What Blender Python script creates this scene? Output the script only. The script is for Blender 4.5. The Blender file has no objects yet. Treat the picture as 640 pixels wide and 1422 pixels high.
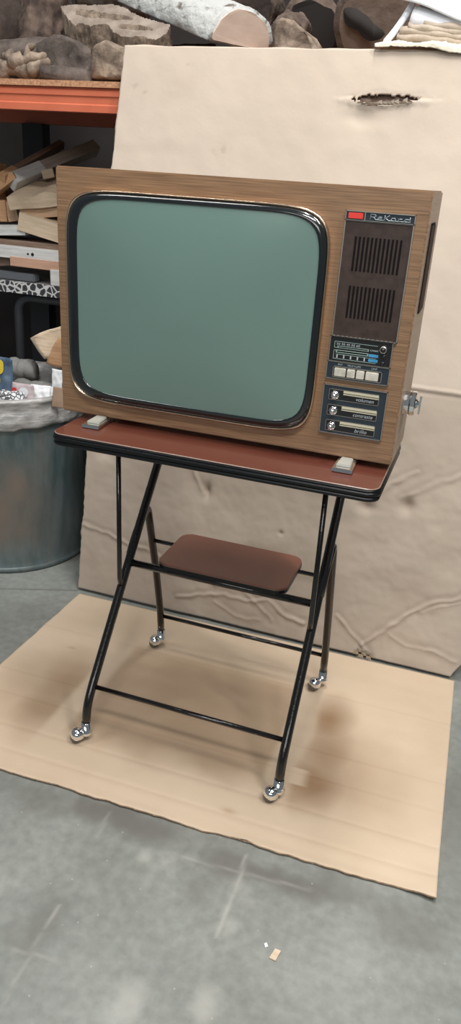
import bpy, bmesh, math, random
from mathutils import Vector, Matrix, noise
PI = math.pi
sc = bpy.context.scene
C = sc.collection
random.seed(7)

# ---------------------------------------------------------------- camera, world, light, exposure
FPX = 1047.05
cam_d = bpy.data.cameras.new('camera'); cam = bpy.data.objects.new('camera', cam_d); C.objects.link(cam)
cam_d.sensor_fit = 'HORIZONTAL'; cam_d.sensor_width = 36; cam_d.lens = FPX/640*36
cam.location = (0.47715604, -1.36323431, 1.33853628)
cam.rotation_mode = 'XYZ'; cam.rotation_euler = (1.15039226, -0.06056119, 0.33682054)
sc.camera = cam
CAMR = cam.rotation_euler.to_matrix(); CAMP = Vector(cam.location)

w = bpy.data.worlds.new('world'); sc.world = w; w.use_nodes = True
bg = w.node_tree.nodes['Background']; bg.inputs[0].default_value = (0.82, 0.92, 1.0, 1); bg.inputs[1].default_value = 0.17

def area(name, loc, size, size_y, power, col=(1, .95, .87), target=None):
    l = bpy.data.lights.new(name, 'AREA'); l.shape = 'RECTANGLE'; l.size = size; l.size_y = size_y
    l.energy = power; l.color = col
    o = bpy.data.objects.new(name, l); C.objects.link(o); o.location = loc
    if target is not None:
        o.rotation_euler = (Vector(target)-Vector(loc)).to_track_quat('-Z', 'Y').to_euler()
    return o
area('ceiling_lamp', (0.3, 0.15, 4.2), 1.5, 0.2, 88, (1, .97, .93), (0.1, 0.1, 0))
area('ceiling_lamp', (0.8, -2.2, 4.0), 1.5, 0.2, 82, (1, .97, .94), (0.1, 0, 0.6))
area('ceiling_lamp', (-1.5, -0.5, 4.2), 0.2, 1.5, 28, (1, .97, .94), (-0.4, 0.2, 0))
area('ceiling_lamp', (1.9, -0.8, 4.2), 0.2, 1.5, 80, (1, .96, .91), (0.3, 0.3, 0.3))
area('ceiling_lamp', (0.6, -5.5, 3.2), 4.0, 1.2, 85, (1, .98, .96), (0, 0, 0.9))
sc.view_settings.view_transform = 'Standard'; sc.view_settings.look = 'None'
sc.view_settings.exposure = 0.0; sc.view_settings.gamma = 1.0; sc.view_settings.use_curve_mapping = False

def at(u, v, y):
    """point of the place at depth y seen at photo pixel u, v"""
    d = CAMR @ Vector(((u-320)/FPX, -(v-711)/FPX, -1.0))
    return CAMP + d*((y-CAMP.y)/d.y)

# ---------------------------------------------------------------- materials
def mat(name, col, rough=.6, metal=0, coat=0, spec=.5, noise_amt=0, nscale=8, stretch=(1,1,1), bump=0, bscale=40, col2=None, detail=6, attr=None, attr_col=None, coat_rough=.05, contrast=None):
    m = bpy.data.materials.new(name); m.use_nodes = True
    nt = m.node_tree; b = nt.nodes['Principled BSDF']; L = nt.links.new
    b.inputs['Base Color'].default_value = (*col, 1); b.inputs['Roughness'].default_value = rough
    b.inputs['Metallic'].default_value = metal; b.inputs['Coat Weight'].default_value = coat
    b.inputs['Coat Roughness'].default_value = coat_rough
    b.inputs['Specular IOR Level'].default_value = spec
    tc = nt.nodes.new('ShaderNodeTexCoord'); mp = nt.nodes.new('ShaderNodeMapping')
    L(tc.outputs['Object'], mp.inputs[0]); mp.inputs['Scale'].default_value = stretch
    out = None
    if col2 is not None:
        n = nt.nodes.new('ShaderNodeTexNoise'); n.inputs['Scale'].default_value = nscale; n.inputs['Detail'].default_value = detail
        n.inputs['Roughness'].default_value = .6
        L(mp.outputs[0], n.inputs['Vector'])
        r = nt.nodes.new('ShaderNodeValToRGB')
        a, c = contrast or (.35, .65)
        r.color_ramp.elements[0].position = a; r.color_ramp.elements[1].position = c
        r.color_ramp.elements[0].color = (*col, 1); r.color_ramp.elements[1].color = (*col2, 1)
        L(n.outputs[0], r.inputs[0]); out = r.outputs[0]
        L(out, b.inputs['Base Color'])
    if attr:
        an = nt.nodes.new('ShaderNodeAttribute'); an.attribute_name = attr
        mx = nt.nodes.new('ShaderNodeMix'); mx.data_type = 'RGBA'; mx.blend_type = 'MIX'
        L(an.outputs['Fac'], mx.inputs['Factor'])
        if out: L(out, mx.inputs['A'])
        else: mx.inputs['A'].default_value = (*col, 1)
        mx.inputs['B'].default_value = (*attr_col, 1)
        L(mx.outputs['Result'], b.inputs['Base Color'])
    if bump:
        n2 = nt.nodes.new('ShaderNodeTexNoise'); n2.inputs['Scale'].default_value = bscale; n2.inputs['Detail'].default_value = 8
        L(mp.outputs[0], n2.inputs['Vector'])
        bp = nt.nodes.new('ShaderNodeBump'); bp.inputs['Strength'].default_value = bump; bp.inputs['Distance'].default_value = .01
        L(n2.outputs[0], bp.inputs['Height']); L(bp.outputs[0], b.inputs['Normal'])
    return m

M = {}
M['veneer'] = mat('walnut_veneer', (.140, .076, .039), .42, coat=.25, coat_rough=.25, nscale=9, stretch=(1.1, 30, 45), col2=(.315, .188, .102), detail=10, contrast=(.3, .66), bump=.04, bscale=30)
M['veneer_side_lit'] = mat('walnut_veneer_side_lit', (.27, .185, .125), .45, coat=.25, coat_rough=.25, nscale=9, stretch=(30, 1.2, 45), col2=(.36, .25, .17), detail=8)  # side panel's reflected light put into the colour, paler than the front veneer
M['black_gloss'] = mat('black_gloss_plastic', (.006, .008, .009), .18, coat=1, coat_rough=.03)
M['black_tube'] = mat('black_lacquered_steel', (.007, .006, .0055), .2, coat=.6, spec=.3, coat_rough=.04, bump=.10, bscale=160)
M['dark_plastic'] = mat('dark_plastic', (.012, .014, .016), .4)
M['gold'] = mat('pale_gold_metal', (.72, .55, .40), .22, metal=1)
M['chrome'] = mat('chrome', (.86, .86, .85), .08, metal=1)
M['satin'] = mat('satin_aluminium', (.55, .52, .47), .35, metal=1)
M['grille'] = mat('brown_grille_plastic', (.030, .017, .013), .5, nscale=60, col2=(.05, .030, .024))
M['grille_dark'] = mat('grille_slot_dark', (.004, .003, .003), .8, spec=.2)
M['navy'] = mat('dark_blue_grey_panel', (.018, .030, .042), .35, coat=.4)
M['panel_black'] = mat('panel_black', (.010, .010, .011), .35, coat=.3)
M['red'] = mat('red_badge', (.72, .055, .04), .35, coat=.5)
M['silver_print'] = mat('silver_print', (.50, .56, .58), .4, metal=.3)
M['pale_green'] = mat('pale_green_scale', (.28, .38, .35), .4)
M['blue_scale'] = mat('blue_scale_window', (.06, .30, .55), .35)
M['cream'] = mat('cream_plastic', (.66, .63, .54), .4, nscale=60, col2=(.45, .43, .36))
M['cream_strip'] = mat('cream_scale_strip', (.55, .52, .38), .4)
M['laminate'] = mat('red_brown_laminate', (.112, .034, .022), .2, coat=.6, coat_rough=.08, nscale=5, col2=(.132, .042, .028))
M['edge_black'] = mat('black_edge_band', (.005, .006, .007), .3, spec=.3)
M['edge_line'] = mat('pale_edge_line', (.20, .14, .11), .3)
M['clip_pad'] = mat('grey_clip_pad', (.36, .36, .32), .4)
M['tyre'] = mat('grey_caster_wheel', (.10, .085, .07), .5)
M['card'] = mat('tan_cardboard', (.520, .405, .290), .85, nscale=2.5, col2=(.570, .455, .335), attr='stain_shade', attr_col=(.235, .130, .058), bump=.10, bscale=35)
M['card_up'] = mat('pale_cardboard', (.455, .385, .315), .85, nscale=3, col2=(.500, .425, .350), attr='stain_shade', attr_col=(.16, .095, .062), bump=.15, bscale=22)
M['card_edge'] = mat('cardboard_cut_edge', (.22, .15, .095), .95, nscale=90, col2=(.42, .31, .21))
M['torn'] = mat('torn_paper', (.50, .43, .35), .9)
M['zinc'] = mat('weathered_zinc', (.060, .098, .105), .42, metal=.3, nscale=7, stretch=(1.6, 1.6, .5), col2=(.17, .205, .205), detail=10, bump=.25, bscale=14, attr='stain_shade', attr_col=(.185, .145, .115))
M['bag'] = mat('grey_plastic_film', (.20, .20, .195), .3, coat=.4, nscale=14, stretch=(1, 1, 3), col2=(.38, .375, .365), bump=.6, bscale=18)
M['orange'] = mat('orange_painted_steel', (.58, .155, .080), .45, nscale=6, col2=(.50, .125, .065))
M['dark_steel'] = mat('dark_blue_steel', (.016, .018, .022), .5)
M['chip'] = mat('chipboard', (.55, .30, .17), .9, nscale=120, col2=(.30, .15, .08))
M['bark'] = mat('brown_bark', (.035, .023, .018), .95, nscale=18, detail=9, stretch=(.6, 1, 1), col2=(.14, .10, .078), bump=.9, bscale=28)
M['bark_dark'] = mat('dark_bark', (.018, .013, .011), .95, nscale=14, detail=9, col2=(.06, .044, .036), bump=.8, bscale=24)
M['bark_pale'] = mat('grey_white_bark', (.11, .09, .075), .9, nscale=30, stretch=(.6, 1, 1), col2=(.42, .43, .42), bump=1.0, bscale=34, contrast=(.33, .45), detail=9)
M['burl'] = mat('grey_burl_wood', (.045, .035, .030), .9, nscale=18, detail=9, col2=(.125, .10, .085), bump=.8, bscale=26)
M['root'] = mat('pale_root_wood', (.065, .045, .033), .9, nscale=18, detail=9, col2=(.32, .25, .19), bump=.8, bscale=30)
M['slab'] = mat('dusty_slab_wood', (.16, .125, .10), .85, nscale=14, col2=(.28, .235, .195), bump=.3, bscale=20)
M['cut'] = mat('pinkish_cut_wood', (.52, .40, .33), .8, nscale=10, stretch=(1, 1, 3), col2=(.62, .50, .42))
M['knot'] = mat('knot_hole', (.012, .009, .008), .9)
def wood(name, a, b, r=.75): return mat(name, a, r, nscale=7, stretch=(1.2, 14, 14), col2=b, bump=.12, bscale=12)
M['w_tan'] = wood('tan_wood', (.42, .27, .16), (.55, .38, .25))
M['w_cream'] = wood('cream_wood', (.50, .39, .27), (.62, .50, .37))
M['w_orange'] = wood('orange_wood', (.40, .22, .11), (.52, .31, .17))
M['w_pink'] = wood('pink_brown_wood', (.42, .25, .17), (.50, .31, .22))
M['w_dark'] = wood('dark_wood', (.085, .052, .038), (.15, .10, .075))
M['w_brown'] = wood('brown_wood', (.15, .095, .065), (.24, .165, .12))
M['w_grey'] = wood('grey_wood', (.28, .23, .19), (.38, .32, .27))
M['w_white'] = wood('white_painted_wood', (.46, .46, .45), (.60, .60, .59))
M['white'] = mat('white_sheet', (.74, .76, .80), .6, nscale=6, col2=(.66, .69, .74))
M['paper'] = mat('white_paper', (.66, .68, .70), .7)
M['cloth_beige'] = mat('beige_cloth', (.33, .27, .21), .95, nscale=12, col2=(.46, .39, .32), bump=.4, bscale=60)
M['cloth_cream'] = mat('cream_cloth', (.80, .74, .62), .95, nscale=10, col2=(.70, .64, .52), bump=.3, bscale=50)
M['grey_metal'] = mat('grey_painted_metal', (.10, .11, .12), .5)
M['ledge'] = mat('grey_ledge', (.16, .16, .16), .7, nscale=5, col2=(.24, .24, .24))
M['yellow'] = mat('yellow_print', (.62, .47, .04), .5)
M['blue_foil'] = mat('dark_blue_foil', (.018, .040, .080), .35, nscale=14, col2=(.09, .14, .20))
M['pinkgrey'] = mat('pink_grey_packet', (.30, .24, .25), .5, nscale=12, col2=(.52, .45, .46))
M['red_print'] = mat('red_print', (.50, .03, .03), .5)
M['black_print'] = mat('black_print', (.02, .02, .02), .6)
M['grey_tube'] = mat('grey_fibre_tube', (.13, .13, .125), .9, nscale=8, col2=(.23, .23, .22), bump=.3, bscale=30)
M['ply'] = mat('dark_inner_ply', (.07, .042, .03), .9, nscale=20, stretch=(1,1,4), col2=(.20, .15, .12), contrast=(.5, .6))
M['card_brown'] = mat('brown_card', (.26, .18, .125), .85)
M['wall'] = mat('dark_wall', (.020, .016, .015), .95, nscale=2, col2=(.030, .025, .024))

def pattern_mat(name, scale, c1, c2, thr=.5):
    m = bpy.data.materials.new(name); m.use_nodes = True; nt = m.node_tree; b = nt.nodes['Principled BSDF']
    tc = nt.nodes.new('ShaderNodeTexCoord'); v = nt.nodes.new('ShaderNodeTexVoronoi'); v.feature = 'DISTANCE_TO_EDGE'
    v.inputs['Scale'].default_value = scale
    r = nt.nodes.new('ShaderNodeValToRGB'); r.color_ramp.interpolation = 'CONSTANT'
    r.color_ramp.elements[0].color = (*c1, 1); r.color_ramp.elements[1].color = (*c2, 1); r.color_ramp.elements[1].position = thr
    nt.links.new(tc.outputs['Object'], v.inputs['Vector']); nt.links.new(v.outputs[0], r.inputs[0]); nt.links.new(r.outputs[0], b.inputs['Base Color'])
    b.inputs['Roughness'].default_value = .7
    return m
M['floral'] = pattern_mat('black_white_floral_print', 42, (.50, .50, .50), (.03, .03, .035), .10)
M['printed_paper'] = pattern_mat('crumpled_printed_paper', 70, (.05, .05, .06), (.62, .64, .66), .10)

def screen_mat():
    m = mat('greenish_picture_tube_glass', (.130, .212, .184), .2, coat=1, coat_rough=.12, nscale=2.2, col2=(.142, .226, .196))
    return m
M['glass'] = screen_mat()

def floor_mat():
    m = bpy.data.materials.new('worn_grey_floor_tiles'); m.use_nodes = True; nt = m.node_tree; L = nt.links.new
    b = nt.nodes['Principled BSDF']; tc = nt.nodes.new('ShaderNodeTexCoord')
    def nz(scale, detail=6, off=0):
        mp = nt.nodes.new('ShaderNodeMapping'); mp.inputs['Location'].default_value = (off, off*.7, 0); L(tc.outputs['Object'], mp.inputs[0])
        n = nt.nodes.new('ShaderNodeTexNoise'); n.inputs['Scale'].default_value = scale; n.inputs['Detail'].default_value = detail
        L(mp.outputs[0], n.inputs['Vector']); return n.outputs[0]
    def ramp(src, p0, p1, c0, c1):
        r = nt.nodes.new('ShaderNodeValToRGB'); r.color_ramp.elements[0].position = p0; r.color_ramp.elements[1].position = p1
        r.color_ramp.elements[0].color = (*c0, 1); r.color_ramp.elements[1].color = (*c1, 1); L(src, r.inputs[0]); return r.outputs[0]
    def mix(fac, a, bb, mode='MIX'):
        x = nt.nodes.new('ShaderNodeMix'); x.data_type = 'RGBA'; x.blend_type = mode
        if isinstance(fac, float): x.inputs['Factor'].default_value = fac
        else: L(fac, x.inputs['Factor'])
        for k, s in (('A', a), ('B', bb)):
            if isinstance(s, tuple): x.inputs[k].default_value = (*s, 1)
            else: L(s, x.inputs[k])
        return x.outputs['Result']
    base = ramp(nz(3.0, 7), .36, .66, (.192, .205, .188), (.255, .270, .250))
    dark = ramp(nz(2.1, 7, 3.3), .53, .68, (0, 0, 0), (1, 1, 1))
    dk2 = nt.nodes.new('ShaderNodeMath'); dk2.operation = 'MULTIPLY'; L(dark, dk2.inputs[0]); dk2.inputs[1].default_value = .5
    c = mix(dk2.outputs[0], base, (.150, .145, .135))
    pale = ramp(nz(5.5, 7, 8.1), .62, .74, (0, 0, 0), (.6, .6, .6))
    c = mix(pale, c, (.32, .32, .30))
    fine = ramp(nz(45, 8, 6.1), .30, .70, (.86, .86, .86), (1.12, 1.12, 1.12)); c = mix(1.0, c, fine, 'MULTIPLY')
    for nm, col in (('dark_tone', (.135, .132, .120)), ('pale', (.43, .42, .39))):
        an = nt.nodes.new('ShaderNodeAttribute'); an.attribute_name = nm
        c = mix(an.outputs['Fac'], c, col)
    # specks
    v = nt.nodes.new('ShaderNodeTexVoronoi'); v.inputs['Scale'].default_value = 26; L(tc.outputs['Object'], v.inputs['Vector'])
    sp = ramp(v.outputs['Distance'], .035, .06, (.55, .55, .55), (0, 0, 0))
    c = mix(sp, c, (.42, .42, .38))
    L(c, b.inputs['Base Color'])
    r = ramp(nz(4, 5, 1.7), .3, .7, (.30, .30, .30), (.55, .55, .55)); L(r, b.inputs['Roughness'])
    n2 = nz(60, 8, 2); bp = nt.nodes.new('ShaderNodeBump'); bp.inputs['Strength'].default_value = .12; bp.inputs['Distance'].default_value = .004
    L(n2, bp.inputs['Height']); L(bp.outputs[0], b.inputs['Normal'])
    return m
M['floor'] = floor_mat()

# ---------------------------------------------------------------- mesh helpers
class MB:
    def __init__(s): s.v = []; s.f = []; s.m = []; s.sm = []
    def add(s, vs, fs, mi=0, smooth=True):
        k = len(s.v); s.v += [tuple(p) for p in vs]
        for f in fs: s.f.append([i+k for i in f]); s.m.append(mi); s.sm.append(smooth)
        return s
    def box(s, x0, x1, y0, y1, z0, z1, mi=0, smooth=False):
        vs = [(x, y, z) for z in (z0, z1) for y in (y0, y1) for x in (x0, x1)]
        return s.add(vs, [(0,2,3,1), (4,5,7,6), (0,1,5,4), (2,6,7,3), (0,4,6,2), (1,3,7,5)], mi, smooth)
    def tube(s, pts, r, n=12, mi=0, cap=True):
        pts = [Vector(p) for p in pts]; vs = []; fs = []
        rr = r if isinstance(r, (list, tuple)) else [r]*len(pts)
        t0 = (pts[1]-pts[0]).normalized()
        u = t0.orthogonal().normalized()
        for i, p in enumerate(pts):
            t = ((pts[min(i+1, len(pts)-1)]-pts[max(i-1, 0)])).normalized()
            u = (u - t*u.dot(t)).normalized(); w_ = t.cross(u)
            for k in range(n):
                a = 2*PI*k/n; vs.append(p + (u*math.cos(a)+w_*math.sin(a))*rr[i])
        for i in range(len(pts)-1):
            for k in range(n):
                a = i*n+k; b = i*n+(k+1) % n; fs.append((a, b, b+n, a+n))
        if cap:
            fs.append(tuple(range(n-1, -1, -1))); fs.append(tuple((len(pts)-1)*n+k for k in range(n)))
        return s.add(vs, fs, mi)
    def lathe(s, prof, n=24, axis='z', o=(0, 0, 0), mi=0, smooth=True):
        """prof: (radius, height) list"""
        vs = []; fs = []
        for r, h in prof:
            for k in range(n):
                a = 2*PI*k/n; c_, s_ = r*math.cos(a), r*math.sin(a)
                p = {'z': (c_, s_, h), 'x': (h, c_, s_), 'y': (s_, h, c_)}[axis]
                vs.append((p[0]+o[0], p[1]+o[1], p[2]+o[2]))
        for i in range(len(prof)-1):
            for k in range(n):
                a = i*n+k; b = i*n+(k+1) % n; fs.append((a, b, b+n, a+n))
        fs.append(tuple(range(n-1, -1, -1))); fs.append(tuple((len(prof)-1)*n+k for k in range(n)))
        return s.add(vs, fs, mi, smooth)
    def ball(s, c, r, n=16, m=10, sc_=(1, 1, 1), zmin=-1, mi=0):
        prof = []
        vs = []; fs = []
        for i in range(m+1):
            a = -PI/2+PI*i/m; z = max(math.sin(a), zmin); q = math.cos(a)
            if z == zmin and zmin > -1: q = math.sqrt(1-zmin*zmin)*(.6 if i == 0 else 1)
            q = max(q, 1e-3)
            for k in range(n):
                t = 2*PI*k/n; vs.append((c[0]+r*q*math.cos(t)*sc_[0], c[1]+r*q*math.sin(t)*sc_[1], c[2]+r*z*sc_[2]))
        for i in range(m):
            for k in range(n):
                a = i*n+k; b = i*n+(k+1) % n; fs.append((a, b, b+n, a+n))
        fs.append(tuple(range(n-1, -1, -1))); fs.append(tuple(m*n+k for k in range(n)))
        return s.add(vs, fs, mi)
    def prism(s, outline, z0, z1, mi=0, smooth=False):
        """outline in xy, counter-clockwise"""
        n = len(outline); vs = [(x, y, z0) for x, y in outline]+[(x, y, z1) for x, y in outline]
        fs = [tuple(range(n-1, -1, -1)), tuple(range(n, 2*n))]+[(i, (i+1) % n, n+(i+1) % n, n+i) for i in range(n)]
        return s.add(vs, fs, mi, smooth)
    def build(s, name, mats, parent=None, bevel=0, seg=2, loc=None, rot=None, shift=None):
        me = bpy.data.meshes.new(name)
        vs = s.v if shift is None else [(a-shift[0], b-shift[1], c-shift[2]) for a, b, c in s.v]
        me.from_pydata(vs, [], s.f)
        if not isinstance(mats, (list, tuple)): mats = [mats]
        for m_ in mats: me.materials.append(m_)
        me.polygons.foreach_set('material_index', s.m); me.polygons.foreach_set('use_smooth', s.sm)
        bm = bmesh.new(); bm.from_mesh(me); bmesh.ops.recalc_face_normals(bm, faces=bm.faces)
        if bevel:
            es = [e for e in bm.edges if len(e.link_faces) == 2 and e.calc_face_angle() > .5]
            bmesh.ops.bevel(bm, geom=es, offset=bevel, segments=seg, affect='EDGES', clamp_overlap=True)
            for f in bm.faces: f.smooth = False
        bm.to_mesh(me); bm.free(); me.update()
        o = bpy.data.objects.new(name, me); C.objects.link(o)
        if parent: o.parent = parent
        if loc is not None: o.location = loc
        if rot is not None: o.rotation_euler = rot
        if shift is not None and loc is None: o.location = shift
        return o

def tag(o, label, cat, group=None):
    o['label'] = label; o['category'] = cat
    if group: o['group'] = group
    return o
def thing(name, label, cat, loc=(0, 0, 0), group=None, rot=(0, 0, 0)):
    o = bpy.data.objects.new(name, None); C.objects.link(o); o.location = loc; o.rotation_euler = rot; o.empty_display_size = .05
    return tag(o, label, cat, group)
def struct(o): o['kind'] = 'structure'; return o

def fillet(pts, r, n=6):
    pts = [Vector(p) for p in pts]; out = [pts[0]]
    for i in range(1, len(pts)-1):
        a, b, c = pts[i-1], pts[i], pts[i+1]
        ra = min(r, (a-b).length*.48, (c-b).length*.48)
        p0 = b+(a-b).normalized()*ra; p1 = b+(c-b).normalized()*ra
        for k in range(n+1):
            t = k/n; out.append(p0*(1-t)**2+b*2*t*(1-t)+p1*t*t)
    out.append(pts[-1]); return out
def rrect(x0, x1, y0, y1, r, n=6):
    o = []
    for cx_, cy_, a0 in ((x1-r, y1-r, 0), (x0+r, y1-r, 90), (x0+r, y0+r, 180), (x1-r, y0+r, 270)):
        for k in range(n+1):
            a = math.radians(a0+90*k/n); o.append((cx_+r*math.cos(a), cy_+r*math.sin(a)))
    return o
def text(s, size, x, z, y, mat_, name, parent, ext=.0004, shear=0, sx=1, align='LEFT'):
    cu = bpy.data.curves.new(name, 'FONT'); cu.body = s; cu.size = size; cu.extrude = ext; cu.shear = shear; cu.align_x = align
    t = bpy.data.objects.new(name, cu); C.objects.link(t)
    bpy.context.view_layer.update()
    me = bpy.data.meshes.new_from_object(t.evaluated_get(bpy.context.evaluated_depsgraph_get()))
    bpy.data.objects.remove(t); bpy.data.curves.remove(cu)
    me.materials.clear(); me.materials.append(mat_)
    o = bpy.data.objects.new(name, me); C.objects.link(o); o.rotation_euler = (PI/2, 0, 0); o.location = (x, y, z); o.scale = (sx, 1, 1)
    o.parent = parent
    return o

# ---------------------------------------------------------------- setting
def at_floor(u, v):
    d = CAMR @ Vector(((u-320)/FPX, -(v-711)/FPX, -1.0)); return CAMP+d*(-CAMP.z/d.z)
def floor_obj():
    xs = [-5, -3, -2, -1.3]+[-1.1+.0065*i for i in range(310)]+[1.3, 2, 3, 5]
    ys = [-5, -3, -2, -1.2]+[-.95+.0065*i for i in range(294)]+[1.2, 1.6, 2.0, 2.35]
    fw = lambda u, v: tuple(at_floor(u, v)[:2])
    darks = [(fw(150, 1125), .16, .05, .9), (fw(215, 1150), .10, .05, .8), (fw(60, 1110), .12, .05, .5), (fw(400, 1225), .12, .04, .9), (fw(320, 1200), .08, .04, .7), (fw(470, 1235), .10, .05, .6),
             (fw(60, 1290), .035, .08, .6), (fw(560, 1290), .10, .07, .5), (fw(20, 1300), .05, .03, .4), (fw(628, 1150), .06, .25, .5), (fw(30, 840), .10, .03, .3), (fw(270, 1240), .03, .05, .4), (fw(110, 770), .05, .1, .7)]  # darker patches, most along the cardboard's front edge
    pales = [(fw(200, 1190), .018, .022, .9), (fw(180, 1395), .035, .055, .8), (fw(285, 1400), .030, .045, .9), (fw(318, 1290), .018, .03, .6), (fw(500, 1340), .05, .04, .35), (fw(120, 1230), .05, .03, .3)]
    lines = [(fw(341, 1188), fw(327, 1240), .0035, .9), (fw(322, 1245), fw(300, 1300), .004, .9), (fw(152, 1128), fw(134, 1162), .003, .5), (fw(232, 1184), fw(300, 1203), .0028, .55), (fw(300, 1203), fw(432, 1236), .0028, .6),
             (fw(82, 1258), fw(62, 1290), .003, .6), (fw(60, 1295), fw(34, 1338), .003, .5), (fw(15, 1318), fw(75, 1332), .003, .5), (fw(34, 1338), fw(5, 1395), .003, .4)]
    dk = [(fw(-20, 817), fw(106, 820), .004, .9), (fw(625, 943), fw(660, 948), .003, .6)]
    vs = []; A = []; B = []
    for y in ys:
        for x in xs:
            vs.append((x, y, 0)); n = .55*nz3(x, y, 2, 9)+.35*nz3(x, y, 5, 28)
            a = 0
            for (cx_, cy_), rx, ry, s_ in darks: a = max(a, s_*sstep(1.25, .25, math.hypot((x-cx_)/rx, (y-cy_)/ry)+n))
            b_ = 0
            for (cx_, cy_), rx, ry, s_ in pales: b_ = max(b_, .55*s_*sstep(1.2, .1, math.hypot((x-cx_)/rx, (y-cy_)/ry)+n))
            for p, q, w_, s_ in lines: b_ = max(b_, .62*s_*math.exp(-(seg_d(x+.003*nz3(x, y, 1, 25), y, p, q)[0]/(w_*1.15))**2)*(.6+.8*max(0, nz3(x, y, 7, 30)+.3)))
            for p, q, w_, s_ in dk: a = max(a, s_*math.exp(-(seg_d(x, y, p, q)[0]/w_)**2))
            A.append(min(1, a)); B.append(min(1, b_))
    nx = len(xs); fs = [(j_*nx+i_, j_*nx+i_+1, (j_+1)*nx+i_+1, (j_+1)*nx+i_) for j_ in range(len(ys)-1) for i_ in range(nx-1)]
    m_ = MB(); m_.add(vs, fs, 0, False); k = len(vs)
    m_.add([(-5, -5, -.1), (5, -5, -.1), (5, 2.35, -.1), (-5, 2.35, -.1)], [(0, 3, 2, 1)], 0, False)
    me = bpy.data.meshes.new('floor'); me.from_pydata(m_.v, [], m_.f); me.materials.append(M['floor'])
    for nm, data in (('dark_tone', A), ('pale', B)):
        q = me.attributes.new(nm, 'FLOAT', 'POINT'); q.data.foreach_set('value', data+[0]*4)
    o = bpy.data.objects.new('floor', me); C.objects.link(o); return struct(o)
def sstep(a, b, x):
    t = max(0, min(1, (x-a)/(b-a))); return t*t*(3-2*t)
def nz3(x, y, z=0, s=1): return noise.noise(Vector((x*s, y*s, z)))
def seg_d(x, z, a, b):
    ax, az = a; bx, bz = b; dx, dz = bx-ax, bz-az; L2 = dx*dx+dz*dz
    t = max(0, min(1, ((x-ax)*dx+(z-az)*dz)/L2)); return math.hypot(x-ax-t*dx, z-az-t*dz), t
floor_obj()
struct(MB().box(-5, 5, 2.35, 2.45, 0, 4.6).build('wall_back', M['wall']))

# ---------------------------------------------------------------- cardboard on the floor
def sheet_grid(name, nx, nz, fn, mats, thick, stain_shade=None, keep=None, label='', cat='cardboard'):
    vs = []; st = []
    for j in range(nz+1):
        for i in range(nx+1):
            p, s_ = fn(i/nx, j/nz); vs.append(p); st.append(s_)
    fs = []
    for j in range(nz):
        for i in range(nx):
            if keep is None or keep((i+.5)/nx, (j+.5)/nz):
                a = j*(nx+1)+i; fs.append((a, a+1, a+nx+2, a+nx+1))
    me = bpy.data.meshes.new(name); me.from_pydata(vs, [], fs); me.materials.append(mats)
    at_ = me.attributes.new('stain_shade', 'FLOAT', 'POINT'); at_.data.foreach_set('value', st)
    me.polygons.foreach_set('use_smooth', [True]*len(fs))
    o = bpy.data.objects.new(name, me); C.objects.link(o)
    sd = o.modifiers.new('thickness', 'SOLIDIFY'); sd.thickness = thick; sd.offset = 0; me.materials.append(M['card_edge']); sd.material_offset_rim = 1
    return o
def sstep(a, b, x):
    t = max(0, min(1, (x-a)/(b-a))); return t*t*(3-2*t)
def nz3(x, y, z=0, s=1): return noise.noise(Vector((x*s, y*s, z)))

# corners: back-left, back-right, front-left, front-right
MBL, MBR, MFL, MFR = Vector((-.672, .602)), Vector((.574, .625)), Vector((-.680, -.205)), Vector((.592, -.168))
def mat_fn(u, v):
    p = (MFL*(1-u)+MFR*u)*(1-v)+(MBL*(1-u)+MBR*u)*v
    x, y = p.x, p.y
    if v < .001: y += .006*nz3(x, 0, 4, 9)+.004*nz3(x, 0, 2, 30)
    if u < .001: x += .003*nz3(y, 0, 4, 14)
    z = .0040+.0003*math.sin(y*90)
    # faint pressed lines of the carton, parallel to the front edge
    for yy in (-.045, -.125): z -= .0014*math.exp(-((y-yy-.02*x)/.006)**2)
    z += .010*sstep(.93, 1, u)*sstep(.12, 0, v)           # curled corner
    z += .003*sstep(.03, 0, v)*(.5+nz3(x, 1, 1, 6))
    # right and left: overspray left by varnishing, masked by a strip on each side
    s = 0
    n = nz3(x, y, .3, 9)*.12+nz3(x, y, 3.3, 22)*.06
    def blob(cx_, cy_, rx, ry, a): 
        d = math.hypot((x-cx_)/rx, (y-cy_)/ry); return a*(1-sstep(.0, 1, d+n*1.2))
    right = max(blob(.265, .05, .15, .15, .85), blob(.285, .16, .13, .20, .62), blob(.265, .30, .10, .15, .85), blob(.36, .12, .22, .26, .35))
    left = max(blob(-.46, .03, .15, .16, .60), blob(-.46, .16, .17, .24, .60), blob(-.54, .1, .2, .28, .3))
    edge_r = .235+.012*nz3(y, 0, 9, 7)+(.035 if .03 < y < .085 else 0)
    right *= sstep(edge_r-.022, edge_r+.012, x)
    left *= sstep(-.408, -.432, x)
    mid = (.46+.3*n)*sstep(-.375, -.345, x)*sstep(.172, .150, x)*sstep(-.08, .04, y+n*.4)*sstep(.44, .37, y)  # centre: shade under the stand painted into the colour
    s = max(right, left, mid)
    for (sx_, sy_) in ((-.53, .31), (.12, -.11)): s = max(s, .4*math.exp(-(((x-sx_)/.018)**2+((y-sy_)/.008)**2)))
    s += sum(.10*math.exp(-((y-yy-.02*x)/.0035)**2) for yy in (-.045, -.125, .065, .16, .40))
    return (x, y, z), max(0, min(1, s))
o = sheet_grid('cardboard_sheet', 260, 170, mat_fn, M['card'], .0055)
tag(o, 'large tan cardboard sheet lying flat on the floor under the wheeled stand', 'cardboard', None)

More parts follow.
